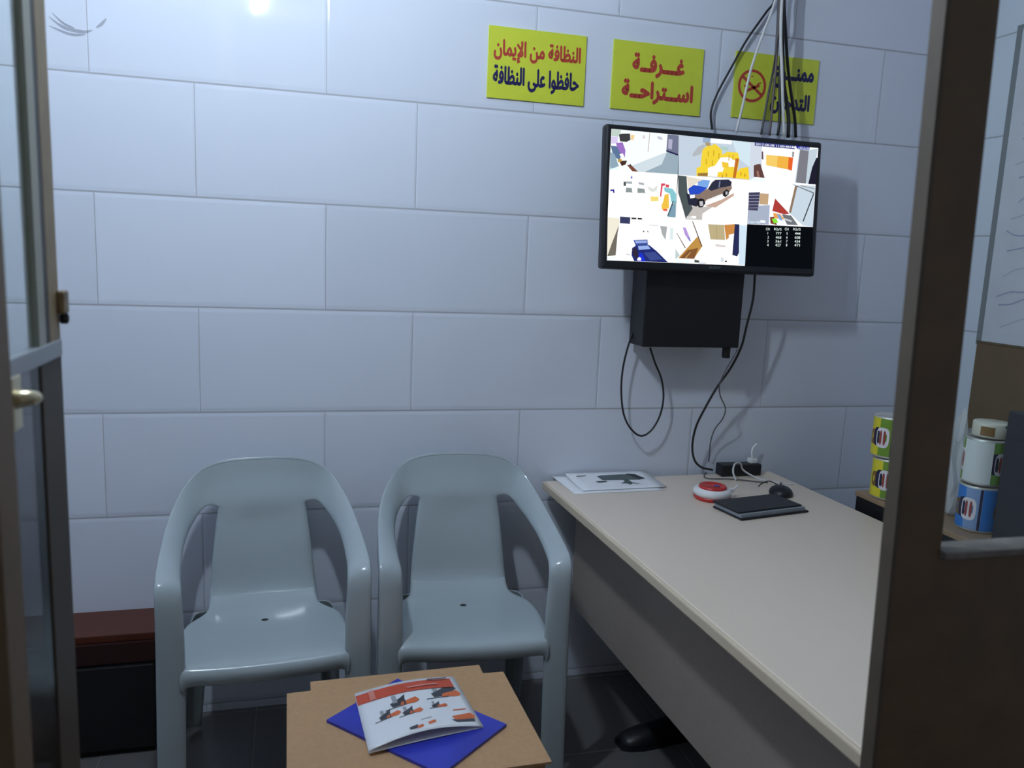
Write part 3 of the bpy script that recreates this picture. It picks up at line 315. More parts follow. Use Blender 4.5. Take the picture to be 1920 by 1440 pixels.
# dark smears on the tiles, top left
def smear(pts, w, parent):
    P = catmull(pts, 5); bm = bmesh.new(); n = len(P); prev = None
    for i, p in enumerate(P):
        ww = w * (math.sin(math.pi * min(1, (i + 0.4) / n)) ** 0.7) + 0.0004
        a = bm.verts.new((p.x, -0.0008, p.z + ww)); b = bm.verts.new((p.x, -0.0008, p.z - ww))
        if prev: bm.faces.new((prev[0], prev[1], b, a))
        prev = (a, b)
    return obj('smudge', bm, M_smear, parent)
M_smear = mat('soot', (0.10, 0.10, 0.13), 0.8, alpha=0.32)
for pts, w in (([(-0.088, 0, 1.952), (-0.054, 0, 1.930), (-0.011, 0, 1.924), (0.012, 0, 1.930)], 0.004),
               ([(-0.088, 0, 1.930), (-0.04, 0, 1.915), (-0.005, 0, 1.918)], 0.003),
               ([(-0.08, 0, 1.962), (-0.055, 0, 1.94), (-0.03, 0, 1.931)], 0.003),
               ([(0.021, 0, 1.938), (0.036, 0, 1.95), (0.046, 0, 1.962)], 0.005)):
    smear(pts, w, wall_back)
# ceiling hole collar where the wires come down is out of sight; the wires simply run up to the ceiling

# front partition, right of the doorway: leaning post, sill, lower board, pane
wf = struct(obj('wall_front', bx(1.295, 2.60, -1.571, -1.549, 0.0, 1.035), M_wood))
def leaning_post():
    bm = bmesh.new()
    for (x0, x1, y0, y1, mi) in ((0.0, 0.076, -1.572, -1.548, 0),):
        vs = []
        for z, dx in ((0.0, 1.290), (2.4, 1.223)):
            for x, y in ((x0, y0), (x1, y0), (x1, y1), (x0, y1)): vs.append(bm.verts.new((x + dx, y, z)))
        quads = ((0, 1, 5, 4), (1, 2, 6, 5), (2, 3, 7, 6), (3, 0, 4, 7), (4, 5, 6, 7), (3, 2, 1, 0))
        for q in quads: bm.faces.new([vs[i] for i in q])
        bmesh.ops.bevel(bm, geom=bm.edges[:], offset=0.002, segments=1, affect='EDGES')
    return bm
obj('post', leaning_post(), M_wood, wf, mods=())
def jamb_strip():
    bm = bmesh.new(); vs = []
    for z, dx in ((0.0, 1.2895), (2.4, 1.2225)):
        for x, y in ((-0.0005, -1.5725), (0.006, -1.5725), (0.006, -1.5500), (-0.0005, -1.5500)): vs.append(bm.verts.new((x + dx, y, z)))
    for q in ((0, 1, 5, 4), (1, 2, 6, 5), (2, 3, 7, 6), (3, 0, 4, 7), (4, 5, 6, 7), (3, 2, 1, 0)): bm.faces.new([vs[i] for i in q])
    return bm
obj('edge_strip', jamb_strip(), M_woodlight, wf)
obj('sill', bx(1.335, 2.60, -1.582, -1.54, 1.035, 1.045, bev=0.002), mat('worn_sill', (0.16, 0.145, 0.13), 0.5, noise=0.3, nscale=30), wf)
obj('pane', bx(1.32, 2.59, -1.562, -1.558, 1.052, 2.4), M_glass, wf)
obj('top_rail', bx(0.20, 2.60, -1.575, -1.545, 2.40, 2.47), M_wood, wf)

# left of the doorway: jamb and closed board (just beside the picture)
tl = struct(obj('trim_1', bx(0.175, 0.251, -1.585, -1.53, 0.0, 2.4, bev=0.002), M_wood))
wl = struct(obj('wall_front_left', bx(-0.78, 0.175, -1.575, -1.545, 0.0, 1.035), M_wood))
obj('pane', bx(-0.78, 0.175, -1.562, -1.558, 1.035, 2.4), M_glass, wl)
obj('top_rail', bx(-0.78, 0.20, -1.575, -1.545, 2.40, 2.47), M_wood, wl)

# narrow glazed door leaf standing open into the room
door = struct(obj('door_1', bx(0.211, 0.224, -1.296, -1.250, 1.262, 2.15, bev=0.002), M_stile))
obj('lower_stile', bx(0.211, 0.224, -1.338, -1.250, 0.02, 1.262, bev=0.002), mat('dark_stile_wood', (0.05, 0.036, 0.022), 0.55, noise=0.12, nscale=16), door)  # stile is a darker brown below the rail
obj('stile', bx(0.211, 0.224, -1.528, -1.464, 0.02, 2.15, bev=0.002), M_stile, door)
obj('rail', bx(0.209, 0.2265, -1.466, -1.254, 1.252, 1.274, bev=0.002), M_alu, door)
obj('rail', bx(0.211, 0.224, -1.464, -1.338, 0.02, 0.12, bev=0.002), M_stile, door)
obj('rail', bx(0.211, 0.224, -1.464, -1.296, 2.06, 2.15, bev=0.002), M_stile, door)
obj('gasket', bx(0.212, 0.2235, -1.313, -1.2955, 1.274, 2.06), M_rubber, door)
obj('reflection_strip', bx(0.212, 0.2242, -1.340, -1.313, 1.274, 2.06), M_reflection, door)  # olive strip painted in for the stile's reflection in the pane
obj('pane', bx(0.2165, 0.2195, -1.464, -1.340, 1.274, 2.06), M_glass, door)
obj('lower_panel', bx(0.214, 0.222, -1.464, -1.338, 0.12, 1.252), M_dglass, door)
lt = obj('latch', bx(0.2235, 0.233, -1.262, -1.238, 1.306, 1.336, bev=0.003), M_rust, door)
bmk = bmesh.new(); add_lathe(bmk, [(0, -0.007), (0.004, -0.007), (0.006, -0.003), (0.006, 0.003), (0.004, 0.007), (0, 0.007)], 16)
bmesh.ops.transform(bmk, matrix=Matrix.Translation((0.228, -1.246, 1.300)), verts=bmk.verts)
obj('latch_knob', bmk, M_blackbox, lt, True)
bmh = bmesh.new(); add_box(bmh, 0.224, 0.228, -1.455, -1.425, 1.195, 1.255, 0.002)
hd = obj('handle', bmh, M_brass, door)
bmh = bmesh.new(); add_tube(bmh, [(0.226, -1.445, 1.230), (0.234, -1.445, 1.231), (0.241, -1.441, 1.231), (0.243, -1.430, 1.229)], lambda t: 0.011 - 0.004 * t, 12)
obj('lever', bmh, M_brass, hd, True)

# lamp: compact fluorescent bulb on a short pendant, in front of the partition
LX, LY = 0.377, -1.12
lamp = thing('pendant_bulb', 'compact fluorescent bulb hanging from the ceiling above the doorway', 'lamp', (LX, LY, 2.668))
bm = bmesh.new(); add_lathe(bm, [(0, 0.082), (0.045, 0.082), (0.045, 0.07), (0.006, 0.06), (0.006, -0.03), (0, -0.03)], 24); obj('ceiling_rose', bm, M_white, lamp, True)
bm = bmesh.new(); add_lathe(bm, [(0, -0.03), (0.022, -0.03), (0.024, -0.10), (0.026, -0.14), (0, -0.14)], 24); obj('socket', bm, M_white, lamp, True)
bm = bmesh.new()
sp = [(0.015 * math.cos(t * 2 * math.pi), 0.015 * math.sin(t * 2 * math.pi), -0.14 - 0.21 * t / 4.5) for t in [i * 0.125 for i in range(37)]]
add_tube(bm, sp, 0.0075, 8, 2)
obj('bulb', bm, emis('bulb_light', (0.74, 0.87, 1.0), LAMP_STRENGTH), lamp, True)

# ---------------------------------------------------------------- wall signs
def sign(label, x0, z0, lines, extra=None):
    t = thing('wall_sign', label, 'sign', (x0, -0.0005, z0), 0, 'yellow signs on the tiled wall')
    obj('board', bx(0, 0.30, -0.005, 0, 0, 0.20, bev=0.0008), M_yellow, t)
    for s, x, z, w, h, bold, m in lines:
        P, F = text_geo(shape(s), w, h, 0.0)
        V2 = []; F2 = []
        for q, (dx, dz) in enumerate(((0, 0), (-bold, 0), (bold, 0), (0, -bold * 1.6), (0, bold * 1.2), (bold * .7, -bold), (-bold * .7, -bold))):
            b0 = len(V2); V2 += [(x + a + dx, -0.0056 - 0.00002 * q, z + b + dz) for a, b in P]; F2 += [tuple(i + b0 for i in f) for f in F]
        obj('lettering', (V2, [], F2), m, t)
    if extra: extra(t)
    return t
sign('yellow sign with one red and one navy line of Arabic, leftmost of three', 1.055, 1.856,
     [('النظافة من الإيمان', 0.018, 0.105, 0.264, 0.060, 0.0016, M_inkred), ('حافظوا على النظافة', 0.018, 0.028, 0.262, 0.064, 0.0017, M_inknavy)])
sign('yellow sign with two red lines of Arabic, above the monitor\'s left corner', 1.441, 1.858,
     [('غـــرفــة', 0.066, 0.104, 0.17, 0.062, 0.0027, M_inkred), ('اســتراحــة', 0.036, 0.026, 0.234, 0.062, 0.0027, M_inkred)])
def nosmoke(t):
    bm = bmesh.new(); n = 40; c = (0.064, 0.100); prev = None
    for i in range(n + 1):
        a = 2 * math.pi * i / n
        p = bm.verts.new((c[0] + 0.050 * math.cos(a), -0.0056, c[1] + 0.050 * math.sin(a))); q = bm.verts.new((c[0] + 0.0415 * math.cos(a), -0.0056, c[1] + 0.0415 * math.sin(a)))
        if prev: bm.faces.new((prev[0], p, q, prev[1]))
        prev = (p, q)
    def bar(x0, z0, x1, z1, w):
        d = Vector((x1 - x0, z1 - z0)); nn = Vector((-d.y, d.x)).normalized() * w
        bm.faces.new([bm.verts.new((c[0] + x, -0.0058, c[1] + z)) for x, z in ((x0 + nn.x, z0 + nn.y), (x0 - nn.x, z0 - nn.y), (x1 - nn.x, z1 - nn.y), (x1 + nn.x, z1 + nn.y))])
    bar(-0.036, 0.026, 0.036, -0.026, 0.0045)
    bar(-0.022, -0.018, 0.026, 0.004, 0.0042); bar(-0.028, -0.004, -0.012, 0.004, 0.0025); bar(0.018, 0.006, 0.030, 0.012, 0.002); bar(-0.006, 0.028, 0.002, 0.030, 0.0016)
    obj('no_smoking_symbol', bm, M_inkred, t)
sign('yellow no smoking sign partly hidden behind the hanging wires', 1.852, 1.866,
     [('ممنـــوع', 0.140, 0.106, 0.142, 0.060, 0.0025, M_inknavy), ('التدخين', 0.136, 0.026, 0.140, 0.062, 0.0022, M_inknavy)], nosmoke)

# ---------------------------------------------------------------- monitor and what hangs round it
MW, MH = 0.716, 0.413
mon = thing('wall_monitor', 'black flat monitor on the wall showing a grid of camera pictures', 'monitor', (1.3755, -0.180, 1.377))
mon.rotation_euler = (-math.atan2(0.03, 0.412), 0, 0)
def monitor_case():
    bm = add_box(bmesh.new(), 0, MW, -0.0, 0.035, 0, MH, 0.008)
    add_box(bm, 0.10, MW - 0.10, 0.03, 0.065, 0.05, MH - 0.06, 0.01)
    return bm
case = obj('case', monitor_case(), M_black, mon)
obj('mount', bx(0.22, 0.50, 0.06, 0.105, 0.10, 0.30, bev=0.003), M_blackbox, mon)
def scr(uv, d): return (uv[0] * MW, -0.0005 - d, (1 - uv[1]) * MH)
def pict_mat(c):
    return emis('screen_%02x%02x%02x' % tuple(c), lin(c), 1.08)
feeds = []
for k, f in enumerate(FEEDS):
    V = []; F = []; mats = []; mi = []
    for j, (c, pts) in enumerate(f):
        m = pict_mat(c)
        if m not in mats: mats.append(m)
        b0 = len(V); V += [scr(p, 0.00015 + 0.00003 * j) for p in pts]
        # picture patches can be concave: fan them through a proper triangulation
        F.append(tuple(range(b0, b0 + len(pts)))); mi.append(mats.index(m))
    o = obj('camera_picture' if k < 8 else 'status_picture', (V, [], F), mats, mon)
    for p, i in zip(o.data.polygons, mi): p.material_index = i
    bmm = bmesh.new(); bmm.from_mesh(o.data); bmesh.ops.triangulate(bmm, faces=bmm.faces[:], ngon_method='EAR_CLIP')
    for fc in bmm.faces:
        if fc.normal.y > 0: fc.normal_flip()
    bmm.to_mesh(o.data); bmm.free()
    feeds.append(o)
for k, q in BARS:
    obj('caption', ([scr(p, 0.0016) for p in q], [], [(0, 3, 2, 1)]), emis('screen_caption_bar', (0.95, 1, 1), 1.1), feeds[k])
for s, p0, h, c, w, k in CAPTIONS:
    if s.startswith('AR:'): s = shape(s[3:])
    if len(s) == 1: w = None
    P, F = text_geo(s, (w or 0) * MW, h * MH, 0.004)
    base = scr(p0, 0.0018)
    obj('caption', ([(base[0] + a, base[1], base[2] + b) for a, b in P], [], F), pict_mat(c), feeds[k])
P, F = text_geo('SONY', 0.040, 0.0075, 0.01)
obj('maker_mark', ([(MW * 0.484 + a, -0.0007, 0.012 + b) for a, b in P], [], F), mat('grey_mark', (0.17, 0.19, 0.21), 0.4), mon)

rec = thing('wall_box', 'black metal box on the wall under the monitor', 'box', (1.543, -0.13, 1.143))
obj('body', bx(0, 0.332, 0.0, 0.105, 0, 0.235, bev=0.003), M_blackbox, rec)
obj('bracket', bx(0.08, 0.25, 0.10, 0.129, 0.03, 0.20), M_blackbox, rec)
obj('plug', bx(0.290, 0.312, 0.012, 0.03, -0.035, 0.002, bev=0.003), M_rubber, rec)

def cable(name, key_or_pts, r, m, label, group=None):
    pts = CABLES[key_or_pts] if isinstance(key_or_pts, str) else key_or_pts
    o = obj(name, add_tube(bmesh.new(), pts, r, 8, 6), m, None, True)
    return tag(o, label, 'cable', group)
cable('looped_cable', 'loop', 0.0033, M_rubber, 'thin black cable hanging in a long loop left of the black wall box')
cable('power_cable', 'right', 0.0038, M_rubber, 'thick black cable curving down from the monitor to the power strip')
cable('thin_cable', 'thin', 0.0020, M_greyrub, 'thin grey wavy cable running down the wall and along the desk')
def ext(k):
    P = [list(p) for p in CABLES[k]]; P[0][2] = 2.748; return P
cable('hanging_cable', ext('top_black'), 0.0036, M_rubber, 'dark cable bowing out to the left over the no smoking sign', 'wires above the monitor')
cable('hanging_cable', ext('top_white'), 0.0040, M_whiterub, 'white cable slanting across the red no smoking ring', 'wires above the monitor')
cable('hanging_cable', ext('b1'), 0.0048, M_rubber, 'rightmost black cable of the wire bundle above the monitor', 'wires above the monitor')
cable('hanging_cable', ext('b2'), 0.0060, M_rubber, 'black cable just left of the rightmost one in the bundle above the monitor', 'wires above the monitor')
cable('hanging_cable', ext('b3'), 0.0038, M_greyrub, 'grey cable running just right of the no smoking ring', 'wires above the monitor')
cable('hanging_cable', ext('b4'), 0.0038, M_brownrub, 'brownish cable second to the right of the no smoking ring', 'wires above the monitor')
cable('hanging_cable', ext('b5'), 0.0048, M_whiterub, 'white cable in the middle of the wire bundle above the monitor', 'wires above the monitor')
cable('hanging_cable', ext('b6'), 0.0044, M_rubber, 'black cable just left of the white one inside the wire bundle', 'wires above the monitor')

# ---------------------------------------------------------------- desk
DZ = 0.70
desk = thing('desk', 'long beige laminate desk with grey side panel against the tiled wall', 'desk', (1.272, -0.002, 0), math.radians(2.0))
def desk_top():
    return add_box(bmesh.new(), 0, 0.838, -1.535, -0.034, DZ - 0.026, DZ, 0.006)
bm = bmesh.new()
add_box(bm, 0.008, 0.838, -1.50, -0.036, DZ - 0.026, DZ, 0.004)
obj('desktop', bm, M_desk, desk)
bm = bmesh.new(); add_box(bm, -0.001, 0.010, -1.50, -0.036, DZ - 0.0262, DZ - 0.0004, 0.004)
obj('edge_band', bm, M_deskedge, desk)
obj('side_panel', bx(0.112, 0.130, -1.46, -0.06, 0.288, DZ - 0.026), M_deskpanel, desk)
for x in (0.15, 0.76):
    for y in (-1.44, -0.10):
        xx = x if y < -1 else max(x, 0.46)
        obj('leg', bx(xx, xx + 0.04, y, y + 0.04, 0.0, DZ - 0.026, bev=0.003), M_blackbox, desk)
obj('back_rail', bx(0.14, 0.76, -0.09, -0.07, DZ - 0.10, DZ - 0.026), M_blackbox, desk)

# things on the desk
def sheet(name, quad, z0, dz_back, m, label, cat='paper', t=0.0012, n=8):
    """thin slab over a ground quad: front-left, front-right, back-right, back-left; back edge may ride up"""
    fl, fr, br, bl = [Vector((x, y, 0)) for x, y in quad]; bm = bmesh.new(); g = []
    for j in range(n + 1):
        v = j / n; row = []
        for i in range(n + 1):
            u = i / n; p = (fl * (1 - u) + fr * u) * (1 - v) + (bl * (1 - u) + br * u) * v
            row.append(bm.verts.new((p.x, p.y, z0 + dz_back * v * v)))
        g.append(row)
    for A, B in zip(g, g[1:]):
        for i in range(n): bm.faces.new((A[i], A[i + 1], B[i + 1], B[i]))
    o = obj(name, bm, m, None, True, [('SOLIDIFY', dict(thickness=t, offset=1.0))])
    if label: tag(o, label, cat)
    return o, lambda u, v, h=0.0016: tuple((fl * (1 - u) + fr * u) * (1 - v) + (bl * (1 - u) + br * u) * v + Vector((0, 0, z0 + dz_back * v * v + t + h)))
sheet('paper_sheet', [(1.330, -0.190), (1.630, -0.182), (1.615, -0.006), (1.316, -0.006)], DZ + 0.0004, 0.004, M_paper, 'plain white paper sheet lying under the printed page on the desk')
pg_, at = sheet('printed_page', [(1.362, -0.170), (1.646, -0.160), (1.640, -0.012), (1.355, -0.012)], DZ + 0.0035, 0.011, M_paper, 'white page printed with a dark grey picture at the desk\'s wall end', t=0.0015)
def inset(parent, at, shapes, name='printed_picture'):
    """flat print that follows a sheet"""
    V = []; F = []; mats = []; mi = []
    for j, (m, pts) in enumerate(shapes):
        if m not in mats: mats.append(m)
        b0 = len(V); V += [at(u, v, 0.0007 + 0.00012 * j) for u, v in pts]; F.append(tuple(range(b0, b0 + len(pts)))); mi.append(mats.index(m))
    o = obj(name, (V, [], F), mats, parent)
    for p, i in zip(o.data.polygons, mi): p.material_index = i
    bmm = bmesh.new(); bmm.from_mesh(o.data); bmesh.ops.triangulate(bmm, faces=bmm.faces[:], ngon_method='EAR_CLIP')
    for fc in bmm.faces:
        if fc.normal.z < 0: fc.normal_flip()
    bmm.to_mesh(o.data); bmm.free(); return o
K1 = mat('print_grey', (0.10, 0.125, 0.13), 0.6); K2 = mat('print_dark', (0.03, 0.04, 0.04), 0.6); K3 = mat('print_green', (0.05, 0.09, 0.075), 0.6); K4 = mat('print_pale', (0.38, 0.42, 0.44), 0.6)
inset(pg_, at, [(K1, [(0.36, 0.55), (0.80, 0.50), (0.88, 0.62), (0.80, 0.80), (0.66, 0.84), (0.40, 0.82), (0.34, 0.78)]), (K4, [(0.44, 0.66), (0.76, 0.62), (0.76, 0.72), (0.46, 0.74)]),
                (K2, [(0.80, 0.52), (0.88, 0.55), (0.82, 0.82), (0.74, 0.86), (0.70, 0.84)]), (K3, [(0.60, 0.55), (0.66, 0.55), (0.67, 0.36), (0.75, 0.24), (0.66, 0.30), (0.62, 0.22), (0.59, 0.32), (0.52, 0.32), (0.60, 0.42)]),
                (K2, [(0.26, 0.50), (0.40, 0.50), (0.38, 0.44), (0.28, 0.43)]), (K1, [(0.10, 0.82), (0.22, 0.84), (0.22, 0.81), (0.10, 0.79)])])

# black diary
dia = thing('notebook', 'thick black covered notebook lying on the desk in front of the mouse', 'notebook', (1.715, -0.490, DZ), math.radians(10))
obj('cover', bx(0, 0.250, 0, 0.125, 0.0005, 0.006, bev=0.002), M_black, dia)
obj('pages', bx(0.004, 0.240, 0.006, 0.122, 0.006, 0.016), mat('grey_pages', (0.26, 0.29, 0.33), 0.6), dia)
obj('cover', bx(0, 0.235, 0.014, 0.130, 0.016, 0.021, bev=0.002), M_black, dia)

# round red-white socket puck
pk = thing('cable_hub', 'round red and white hub with a short white lead on the desk', 'hub', (1.738, -0.280, DZ))
bm = bmesh.new(); add_lathe(bm, [(0, 0), (0.052, 0), (0.055, 0.004), (0.055, 0.012), (0, 0.012)], 40); obj('base', bm, M_red, pk, True)
bm = bmesh.new(); add_lathe(bm, [(0, 0.012), (0.054, 0.012), (0.0575, 0.018), (0.0575, 0.026), (0.05, 0.034), (0, 0.034)], 40); obj('ring', bm, M_white, pk, True)
bm = bmesh.new(); add_lathe(bm, [(0, 0.033), (0.042, 0.033), (0.0425, 0.037), (0.040, 0.0415), (0.034, 0.042), (0.032, 0.040), (0, 0.040)], 40); obj('cap', bm, M_red, pk, True)
bm = bmesh.new(); add_lathe(bm, [(0, 0.0405), (0.009, 0.0405), (0.009, 0.0415), (0, 0.0415)], 20, c=(0.01, -0.006)); obj('button', bm, mat('blue_plastic', (0.06, 0.07, 0.30), 0.4), pk)
bm = bmesh.new(); add_tube(bm, [(0.052, -0.004, 0.026), (0.070, 0.0, 0.024), (0.080, 0.006, 0.026), (0.094, 0.014, 0.034)], 0.0028, 8); add_box(bm, 0.048, 0.068, -0.010, 0.004, 0.018, 0.030, 0.002); obj('lead', bm, M_white, pk, True)

# mouse
mo = thing('computer_mouse', 'small black computer mouse on the desk behind the notebook', 'mouse', (1.988, -0.262, DZ), math.radians(60))
def mouse_body():
    bm = bmesh.new(); bmesh.ops.create_uvsphere(bm, u_segments=28, v_segments=16, radius=1)
    for v in bm.verts:
        x, y, z = v.co
        z = max(z, -0.15)
        v.co = (x * 0.058, y * 0.036 * (1 - 0.12 * x), (z + 0.15) * 0.024 * (1 + 0.25 * -x))
    return bm
obj('shell', mouse_body(), M_black, mo, True)
bm = bmesh.new(); add_lathe(bm, [(0, -0.003), (0.006, -0.003), (0.007, 0), (0.006, 0.003), (0, 0.003)], 16)
bmesh.ops.transform(bm, matrix=Matrix.Translation((0.026, 0, 0.0235)) @ Matrix.Rotation(math.pi / 2, 4, 'X'), verts=bm.verts); obj('wheel', bm, M_greyrub, mo, True)
bm = bmesh.new(); add_tube(bm, [(0.050, 0, 0.008), (0.068, 0.012, 0.012), (0.072, 0.034, 0.018), (0.056, 0.055, 0.012), (0.046, 0.066, 0.003)], 0.0018, 8); obj('lead', bm, M_rubber, mo, True)

# power strip with a white plug
ps = thing('power_strip', 'black power strip with a white plug, against the wall on the desk', 'power strip', (1.893, -0.062, DZ))
obj('housing', bx(0, 0.150, 0, 0.045, 0, 0.040, bev=0.004), M_black, ps)
pl = obj('plug', bx(0.112, 0.138, 0.010, 0.036, 0.040, 0.056, bev=0.003), M_white, ps)
bm = bmesh.new(); add_tube(bm, [(0.125, 0.023, 0.056), (0.122, 0.024, 0.075), (0.128, 0.028, 0.092), (0.142, 0.030, 0.104)], 0.0032, 8); obj('lead', bm, M_white, pl, True)
cable('charger_cable', [(1.972, -0.064, 0.722), (1.955, -0.070, 0.748), (1.925, -0.085, 0.750), (1.912, -0.10, 0.728), (1.915, -0.118, 0.703)][::-1] + [(2.005, -0.092, 0.703), (2.02, -0.13, 0.7028), (2.06, -0.165, 0.7028), (2.09, -0.18, 0.7028)], 0.0030, M_whiterub, 'white cable making a small arch in front of the power strip')

# dark thing on the floor under the desk
sh = thing('shoe', 'black shoe lying on the dark floor under the desk', 'shoe', (1.43, -0.41, 0.0), math.radians(4))
bm = bmesh.new(); pr = []
sec = [(-0.005, 0.022, 0.022), (0.02, 0.036, 0.036), (0.06, 0.043, 0.048), (0.11, 0.042, 0.056), (0.16, 0.036, 0.070), (0.21, 0.034, 0.082), (0.255, 0.030, 0.080), (0.27, 0.018, 0.070)]
rows = [[(x, w * math.cos(a) * (1 if math.sin(a) > 0 else 1.04), 0.012 + max(0, math.sin(a)) * (h - 0.012) ) for a in [math.pi * i / 12 for i in range(13)]] for x, w, h in sec]
obj('upper', loft(rows), M_black, sh, True, [('SOLIDIFY', dict(thickness=0.003, offset=-1.0))])
bm = bmesh.new(); add_prism(bm, [(x, w) for x, w, h in sec] + [(x, -w) for x, w, h in sec[::-1]], 0.0, 0.013); obj('sole', bm, M_rubber, sh)

# ---------------------------------------------------------------- chairs
def chair(label):
    t = thing('plastic_armchair', label, 'chair', group='grey plastic armchairs by the wall')
    SUB = [('SOLIDIFY', dict(thickness=0.006, offset=-1.0)), ('SUBSURF', dict(levels=2, render_levels=2))]
    U = [(0, 0, .815), (.07, 0, .814), (.125, -.003, .807), (.17, -.014, .787), (.203, -.04, .752), (.225, -.085, .715), (.237, -.15, .690), (.240, -.24, .677), (.241, -.33, .668), (.241, -.415, .658), (.240, -.450, .648), (.240, -.467, .626), (.240, -.472, .590)]
    L = [(0, -.032, .712), (.06, -.031, .712), (.114, -.030, .708), (.148, -.036, .694), (.172, -.056, .676), (.186, -.098, .661), (.193, -.165, .653), (.196, -.245, .650), (.194, -.33, .645), (.190, -.408, .640), (.187, -.440, .634), (.185, -.458, .614), (.184, -.463, .584)]
    LIP = {10: (.004, .012, -.022), 11: (.004, .028, -.014), 12: (.004, .044, -.004)}
    def section(u, l, i, lip=None, leg=False):
        u, l = Vector(u), Vector(l)
        out = Vector((u.x, u.y + 0.24, 0)) if i < 6 else Vector((1, 0, 0)); out.normalize()
        nrm = Vector((0, -.5, 0)) if leg or i > 11 else Vector((0, 0, 1)) if i > 5 else Vector((-out.x * 0.5, -out.y * 0.5, 1)).normalized()
        mid = (u + l) / 2 + (out * 0.006 if i < 4 else nrm * 0.006)
        lp = Vector(lip) if lip else out * 0.006 - Vector((0, 0, 0.026 if i > 3 else 0.018))
        inner = out * 0.004 if i < 4 else Vector((0, 0.014, 0)) if leg or i > 11 else Vector((0, 0.008, -.008)) if i > 9 else Vector((0, 0, -0.014))
        return [u + lp, u + lp * 0.5 + out * 0.002, u + lp * 0.12 + out * 0.0015, u, mid, l, l + inner]
    rows = [section(u, l, i, LIP.get(i)) for i, (u, l) in enumerate(zip(U, L))]
    mir = lambda R_: [[Vector((-p.x, p.y, p.z)) for p in r] for r in R_]
    front_rows = [section((ux, uy, z), (lx, ly, z), 12, (.004, d, 0), True) for z, ux, uy, lx, ly, d in
        ((.52, .240, -.473, .181, -.463, .056), (.44, .241, -.473, .180, -.463, .060), (.25, .243, -.476, .182, -.466, .052), (.10, .244, -.479, .184, -.469, .044), (.003, .245, -.481, .186, -.471, .040))]
    arch = rows
    prof = [(-.470, .392, .182), (-.474, .418, .187), (-.466, .436, .193), (-.445, .443, .199), (-.39, .441, .204), (-.32, .436, .206), (-.25, .432, .205), (-.205, .431, .196), (-.175, .431, .170), (-.15, .433, .148), (-.12, .440, .142),
            (-.10, .455, .140), (-.088, .480, .138), (-.078, .53, .134), (-.066, .59, .128), (-.050, .645, .121)]
    rows = []
    for i, (y, z, w) in enumerate(prof):
        seat = i <= 10
        down = Vector((0, 0, -0.026)) if seat else Vector((0, 0.020, -0.004))
        r = []
        for s in (-1.0, -0.85, -0.5, 0.0, 0.5, 0.85, 1.0):
            dish = (1 - s * s) * 0.010
            r.append(Vector((s * w, y, z - dish)) if seat else Vector((s * w, y + dish * 1.2, z)))
        if i == 0: r = [p + Vector((0, 0.004, 0)) for p in r]
        rows.append([r[0] + down + Vector((-0.003, 0, 0))] + r + [r[-1] + down + Vector((0.003, 0, 0))])
    nseat = 11
    obj('seat', loft(rows[:nseat + 1]), M_plastic, t, True, SUB)
    def welded(*grids):
        bm = bmesh.new()
        for g in grids:
            G = [[bm.verts.new(p) for p in r] for r in g]
            for A, B in zip(G, G[1:]):
                for k in range(len(A) - 1): bm.faces.new((A[k], A[k + 1], B[k + 1], B[k]))
        bmesh.ops.remove_doubles(bm, verts=bm.verts[:], dist=1e-5)
        bmesh.ops.recalc_face_normals(bm, faces=bm.faces)
        return bm
    join = [Vector((x, y, z)) for x, y, z in ((0, -.040, .685), (.06, -.0395, .685), (.116, -.038, .685))]
    for k in range(3): arch[k][-1] = join[k]
    panel = []
    for i_, r in enumerate(rows[nseat:]):
        panel.append([r[0], r[1], r[3], r[4], r[5], r[7], r[8]])
    mj = [Vector((-p.x, p.y, p.z)) for p in join]
    top = [mj[2] + Vector((-.003, .018, -.002)), mj[2], mj[1], join[0], join[1], join[2], join[2] + Vector((.003, .018, -.002))]
    b0 = [rows[nseat - 2][k] + Vector((0, 0.006, -0.007)) for k in (0, 1, 3, 4, 5, 7, 8)]; b1 = [rows[nseat - 1][k] + Vector((0, 0.003, -0.003)) for k in (0, 1, 3, 4, 5, 7, 8)]
    # one moulded shell, smoothed as a whole and then cut into back, arms and front legs so that no seam shows
    full = arch[:13] + front_rows
    shell = obj('backrest', welded(mir(full[1:])[::-1] + full, [b0, b1] + panel + [top]), M_plastic, None, True, SUB)
    bpy.context.view_layer.update()
    dg = bpy.context.evaluated_depsgraph_get(); ev = shell.evaluated_get(dg); em = ev.to_mesh()
    VV = [v.co.copy() for v in em.vertices]; NN = [v.normal.copy() for v in em.vertices]; FF = [tuple(p.vertices) for p in em.polygons]; CC = [p.center.copy() for p in em.polygons]
    ev.to_mesh_clear(); old = shell.data; bpy.data.objects.remove(shell); bpy.data.meshes.remove(old)
    def cls(c):
        if c.y > -0.125: return ('backrest', 0)
        return ('leg' if c.z < 0.60 else 'armrest', 1 if c.x > 0 else -1)
    groups = {}
    for f, c in zip(FF, CC): groups.setdefault(cls(c), []).append(f)
    for (nm, sd), fs in groups.items():
        used = sorted({v for f in fs for v in f}); ix = {v: k for k, v in enumerate(used)}
        o = obj(nm, ([VV[v] for v in used], [], [tuple(ix[v] for v in f) for f in fs]), M_plastic, t, True)
        o.data.normals_split_custom_set_from_vertices([NN[v] for v in used])
    bm = bmesh.new(); add_lathe(bm, [(0, 0.0), (0.006, 0.0), (0.006, 0.0006), (0, 0.0006)], 16, c=(0, 0))
    bmesh.ops.transform(bm, matrix=Matrix.Translation((0.0, -0.215, 0.4228)) @ Matrix.Scale(1.5, 4, (1, 0, 0)), verts=bm.verts); obj('drain_hole', bm, M_blackbox, t)
